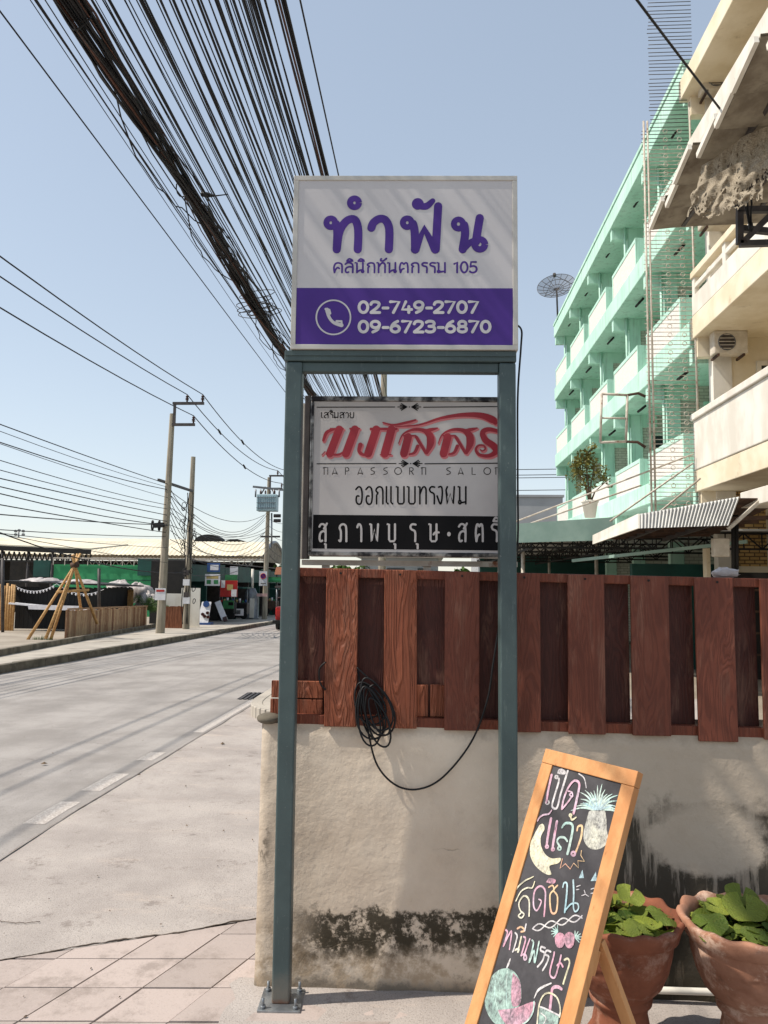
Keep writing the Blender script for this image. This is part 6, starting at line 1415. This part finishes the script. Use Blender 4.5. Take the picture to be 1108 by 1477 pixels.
# silver tank
tk = thing('silver_tank', 'silver conical tank with a flue pipe beside the far pole', 'tank', tuple(ay(361, 893, 44.2)))
c = ay(361.5, 893, 44.4); m = MB(); m.lathe([(.0, 0), (.48, 0), (.48, .08), (.44, .1), (.44, 1.15), (.40, 1.4), (.22, 1.78), (.0, 1.8)], (c.x, c.y, c.z), 24); m.build('body', M['skin_grey'], tk)
MB().tube([V((c.x+.05, c.y, c.z+1.7)), V((c.x+.05, c.y, c.z+2.9))], .08, 8).build('flue', M['whitepaint'], tk)
MB().bx(c.x+.05, c.x+.3, c.y-.52, c.y-.46, c.z+.1, c.z+1.2).build('door_strip', M['whitepaint'], tk)
# carts / goods in front of the shops
for (px, py, Y, s, lb, m_) in ((326, 893, 39.0, .5, 'dark food cart beside the red banner', 'dark'), (344, 893, 40.5, .55, 'black food cart under the white poster', 'black'), (391, 886, 50, .5, 'dark goods rack at the end of the shops', 'rustbrown')):
    c = ay(px, py, Y); t2 = thing('food_cart', lb, 'cart', tuple(c)); MB().bx(c.x-s*.8, c.x+s*.8, Y, Y+.6, c.z+.25, c.z+.85).build('body', M[m_], t2, bevel=.03)
    for dx in (-.5, .5): MB().tube([V((c.x+dx*s, Y-.05, c.z+.2)), V((c.x+dx*s, Y+.02, c.z+.2))], .2, 12).build('wheel', M['black'], t2)
    for dx in (-.75, .75): MB().tube([V((c.x+dx*s, Y+.1, c.z+.85)), V((c.x+dx*s, Y+.1, c.z+1.6))], .02, 5).build('post', M['galv'], t2)
    for k in range(5): q = V((c.x-s*.6+k*s*.3, Y+.2, c.z+.86)); MB().tube([q, q+V((0, 0, .1+.06*(k % 3)))], .06, 8).build('jar', [M['red'], M['signyellow'], M['paper'], M['signgreen'], M['blue']][k], t2)
    MB().bx(c.x-s*.85, c.x+s*.85, Y-.1, Y+.7, c.z+1.6, c.z+1.68).build('canopy', M['darkgreen'], t2)
br_ = thing('tiled_kiosk', 'brown tiled kiosk roof at the end of the shop row', 'kiosk', tuple(ay(402, 820, 52)))
a_, b_ = ay(396, 818, 52), ay(425, 829, 52); MB().prism([V((a_.x, 52, b_.z)), V((b_.x, 52, b_.z)), V((b_.x, 52.6, a_.z)), V((a_.x, 52.6, a_.z))], (0, .1, .02)).build('roof', M['rustfence'], br_)
for dx in (.1, 1.0): MB().bx(a_.x+dx, a_.x+dx+.1, 52.1, 52.2, zg(52), b_.z).build('post', M['steeldark'], br_)
tree('market_tree', 'small green tree past the end of the market roof', (ay(408, 812, 66).x, 66, zg(66)), 3, [(0, 0, 3.2, 1.1, 700), (1.2, 0, 2.9, 1.0, 600), (-.9, 0, 2.6, .8, 400)], .2, M['leaf'], 33, .12)
# flood lights far left
fl = thing('flood_lights', 'small cluster of flood lights on a mast above the market roof', 'flood light', tuple(ay(27, 776, 80)))
MB().tube([ay(27, 790, 80), ay(27, 765, 80)], .08, 6).build('mast', M['skin_grey'], fl)
for px, py in ((22, 766), (22, 771), (27, 765), (33, 766), (33, 771)): q = ay(px, py, 80); MB().tube([q, q+V((0, .2, 0))], .15, 8).build('lamp', M['skin_grey'], fl)
# ------------------------------------------------------------------ red passenger truck, mostly behind the post
tk = thing('red_truck', 'red passenger pickup with a chrome rear rack on the far side of the road', 'truck', (-5.6, 33, zg(33)))
X0, X1, YB = -6.5, -4.9, 32.6; zr = zg(33)
MB().bx(X0, X1, YB+.2, YB+4.6, zr+.45, zr+1.0).build('body', M['red'], tk, bevel=.05)
MB().bx(X0+.05, X1-.05, YB+2.9, YB+4.2, zr+1.0, zr+1.65).build('cab', M['red'], tk, bevel=.1)
MB().bx(X0-.02, X1+.02, YB+.1, YB+3.0, zr+1.82, zr+1.9).build('roof', M['steeldark'], tk)
for x in (X0+.04, X1-.04):
    for y in (YB+.2, YB+1.5, YB+2.8): MB().tube([(x, y, zr+1.0), (x, y, zr+1.83)], .022, 6).build('rack_post', M['galv'], tk)
    MB().tube([(x, YB+.2, zr+1.4), (x, YB+2.8, zr+1.4)], .02, 6).build('rack_rail', M['galv'], tk)
    for y in (YB+.9, YB+3.7):
        w_ = MB().tube([(x-.1, y, zr+.32), (x+.1, y, zr+.32)], .32, 16).build('wheel', M['black'], tk); MB().tube([(x-.11, y, zr+.32), (x+.11, y, zr+.32)], .16, 12).build('hub', M['galv'], w_)
MB().bx(X0-.05, X1+.05, YB-.12, YB+.12, zr+.32, zr+.45).build('rear_step', M['dark'], tk)
MB().bx(X0+.05, X0+.2, YB+.17, YB+.199, zr+.6, zr+.85).build('tail_light', M['red'], tk); MB().bx(X1-.2, X1-.05, YB+.17, YB+.199, zr+.6, zr+.85).build('tail_light', M['red'], tk)
MB().bx(X0+.3, X1-.3, YB+.17, YB+.198, zr+.55, zr+.75).build('plate', M['paper'], tk)

# distant tree line closing the view beyond the buildings
tm = MB(); rt_ = random.Random(77)
for k in range(46):
    x = -6+k*2.0+rt_.uniform(-1, 1); h = rt_.uniform(2.5, 5.0); leaves(tm, V((x, 92+rt_.uniform(-3, 3), zg(90)+h*.55)), h*.62, 170, .38, rt_, .9)
props(tm.build('distant_trees', M['leaf'], None, (40, 92, -1.4)), 'far line of green trees beyond the green row', 'trees', None, 'stuff')
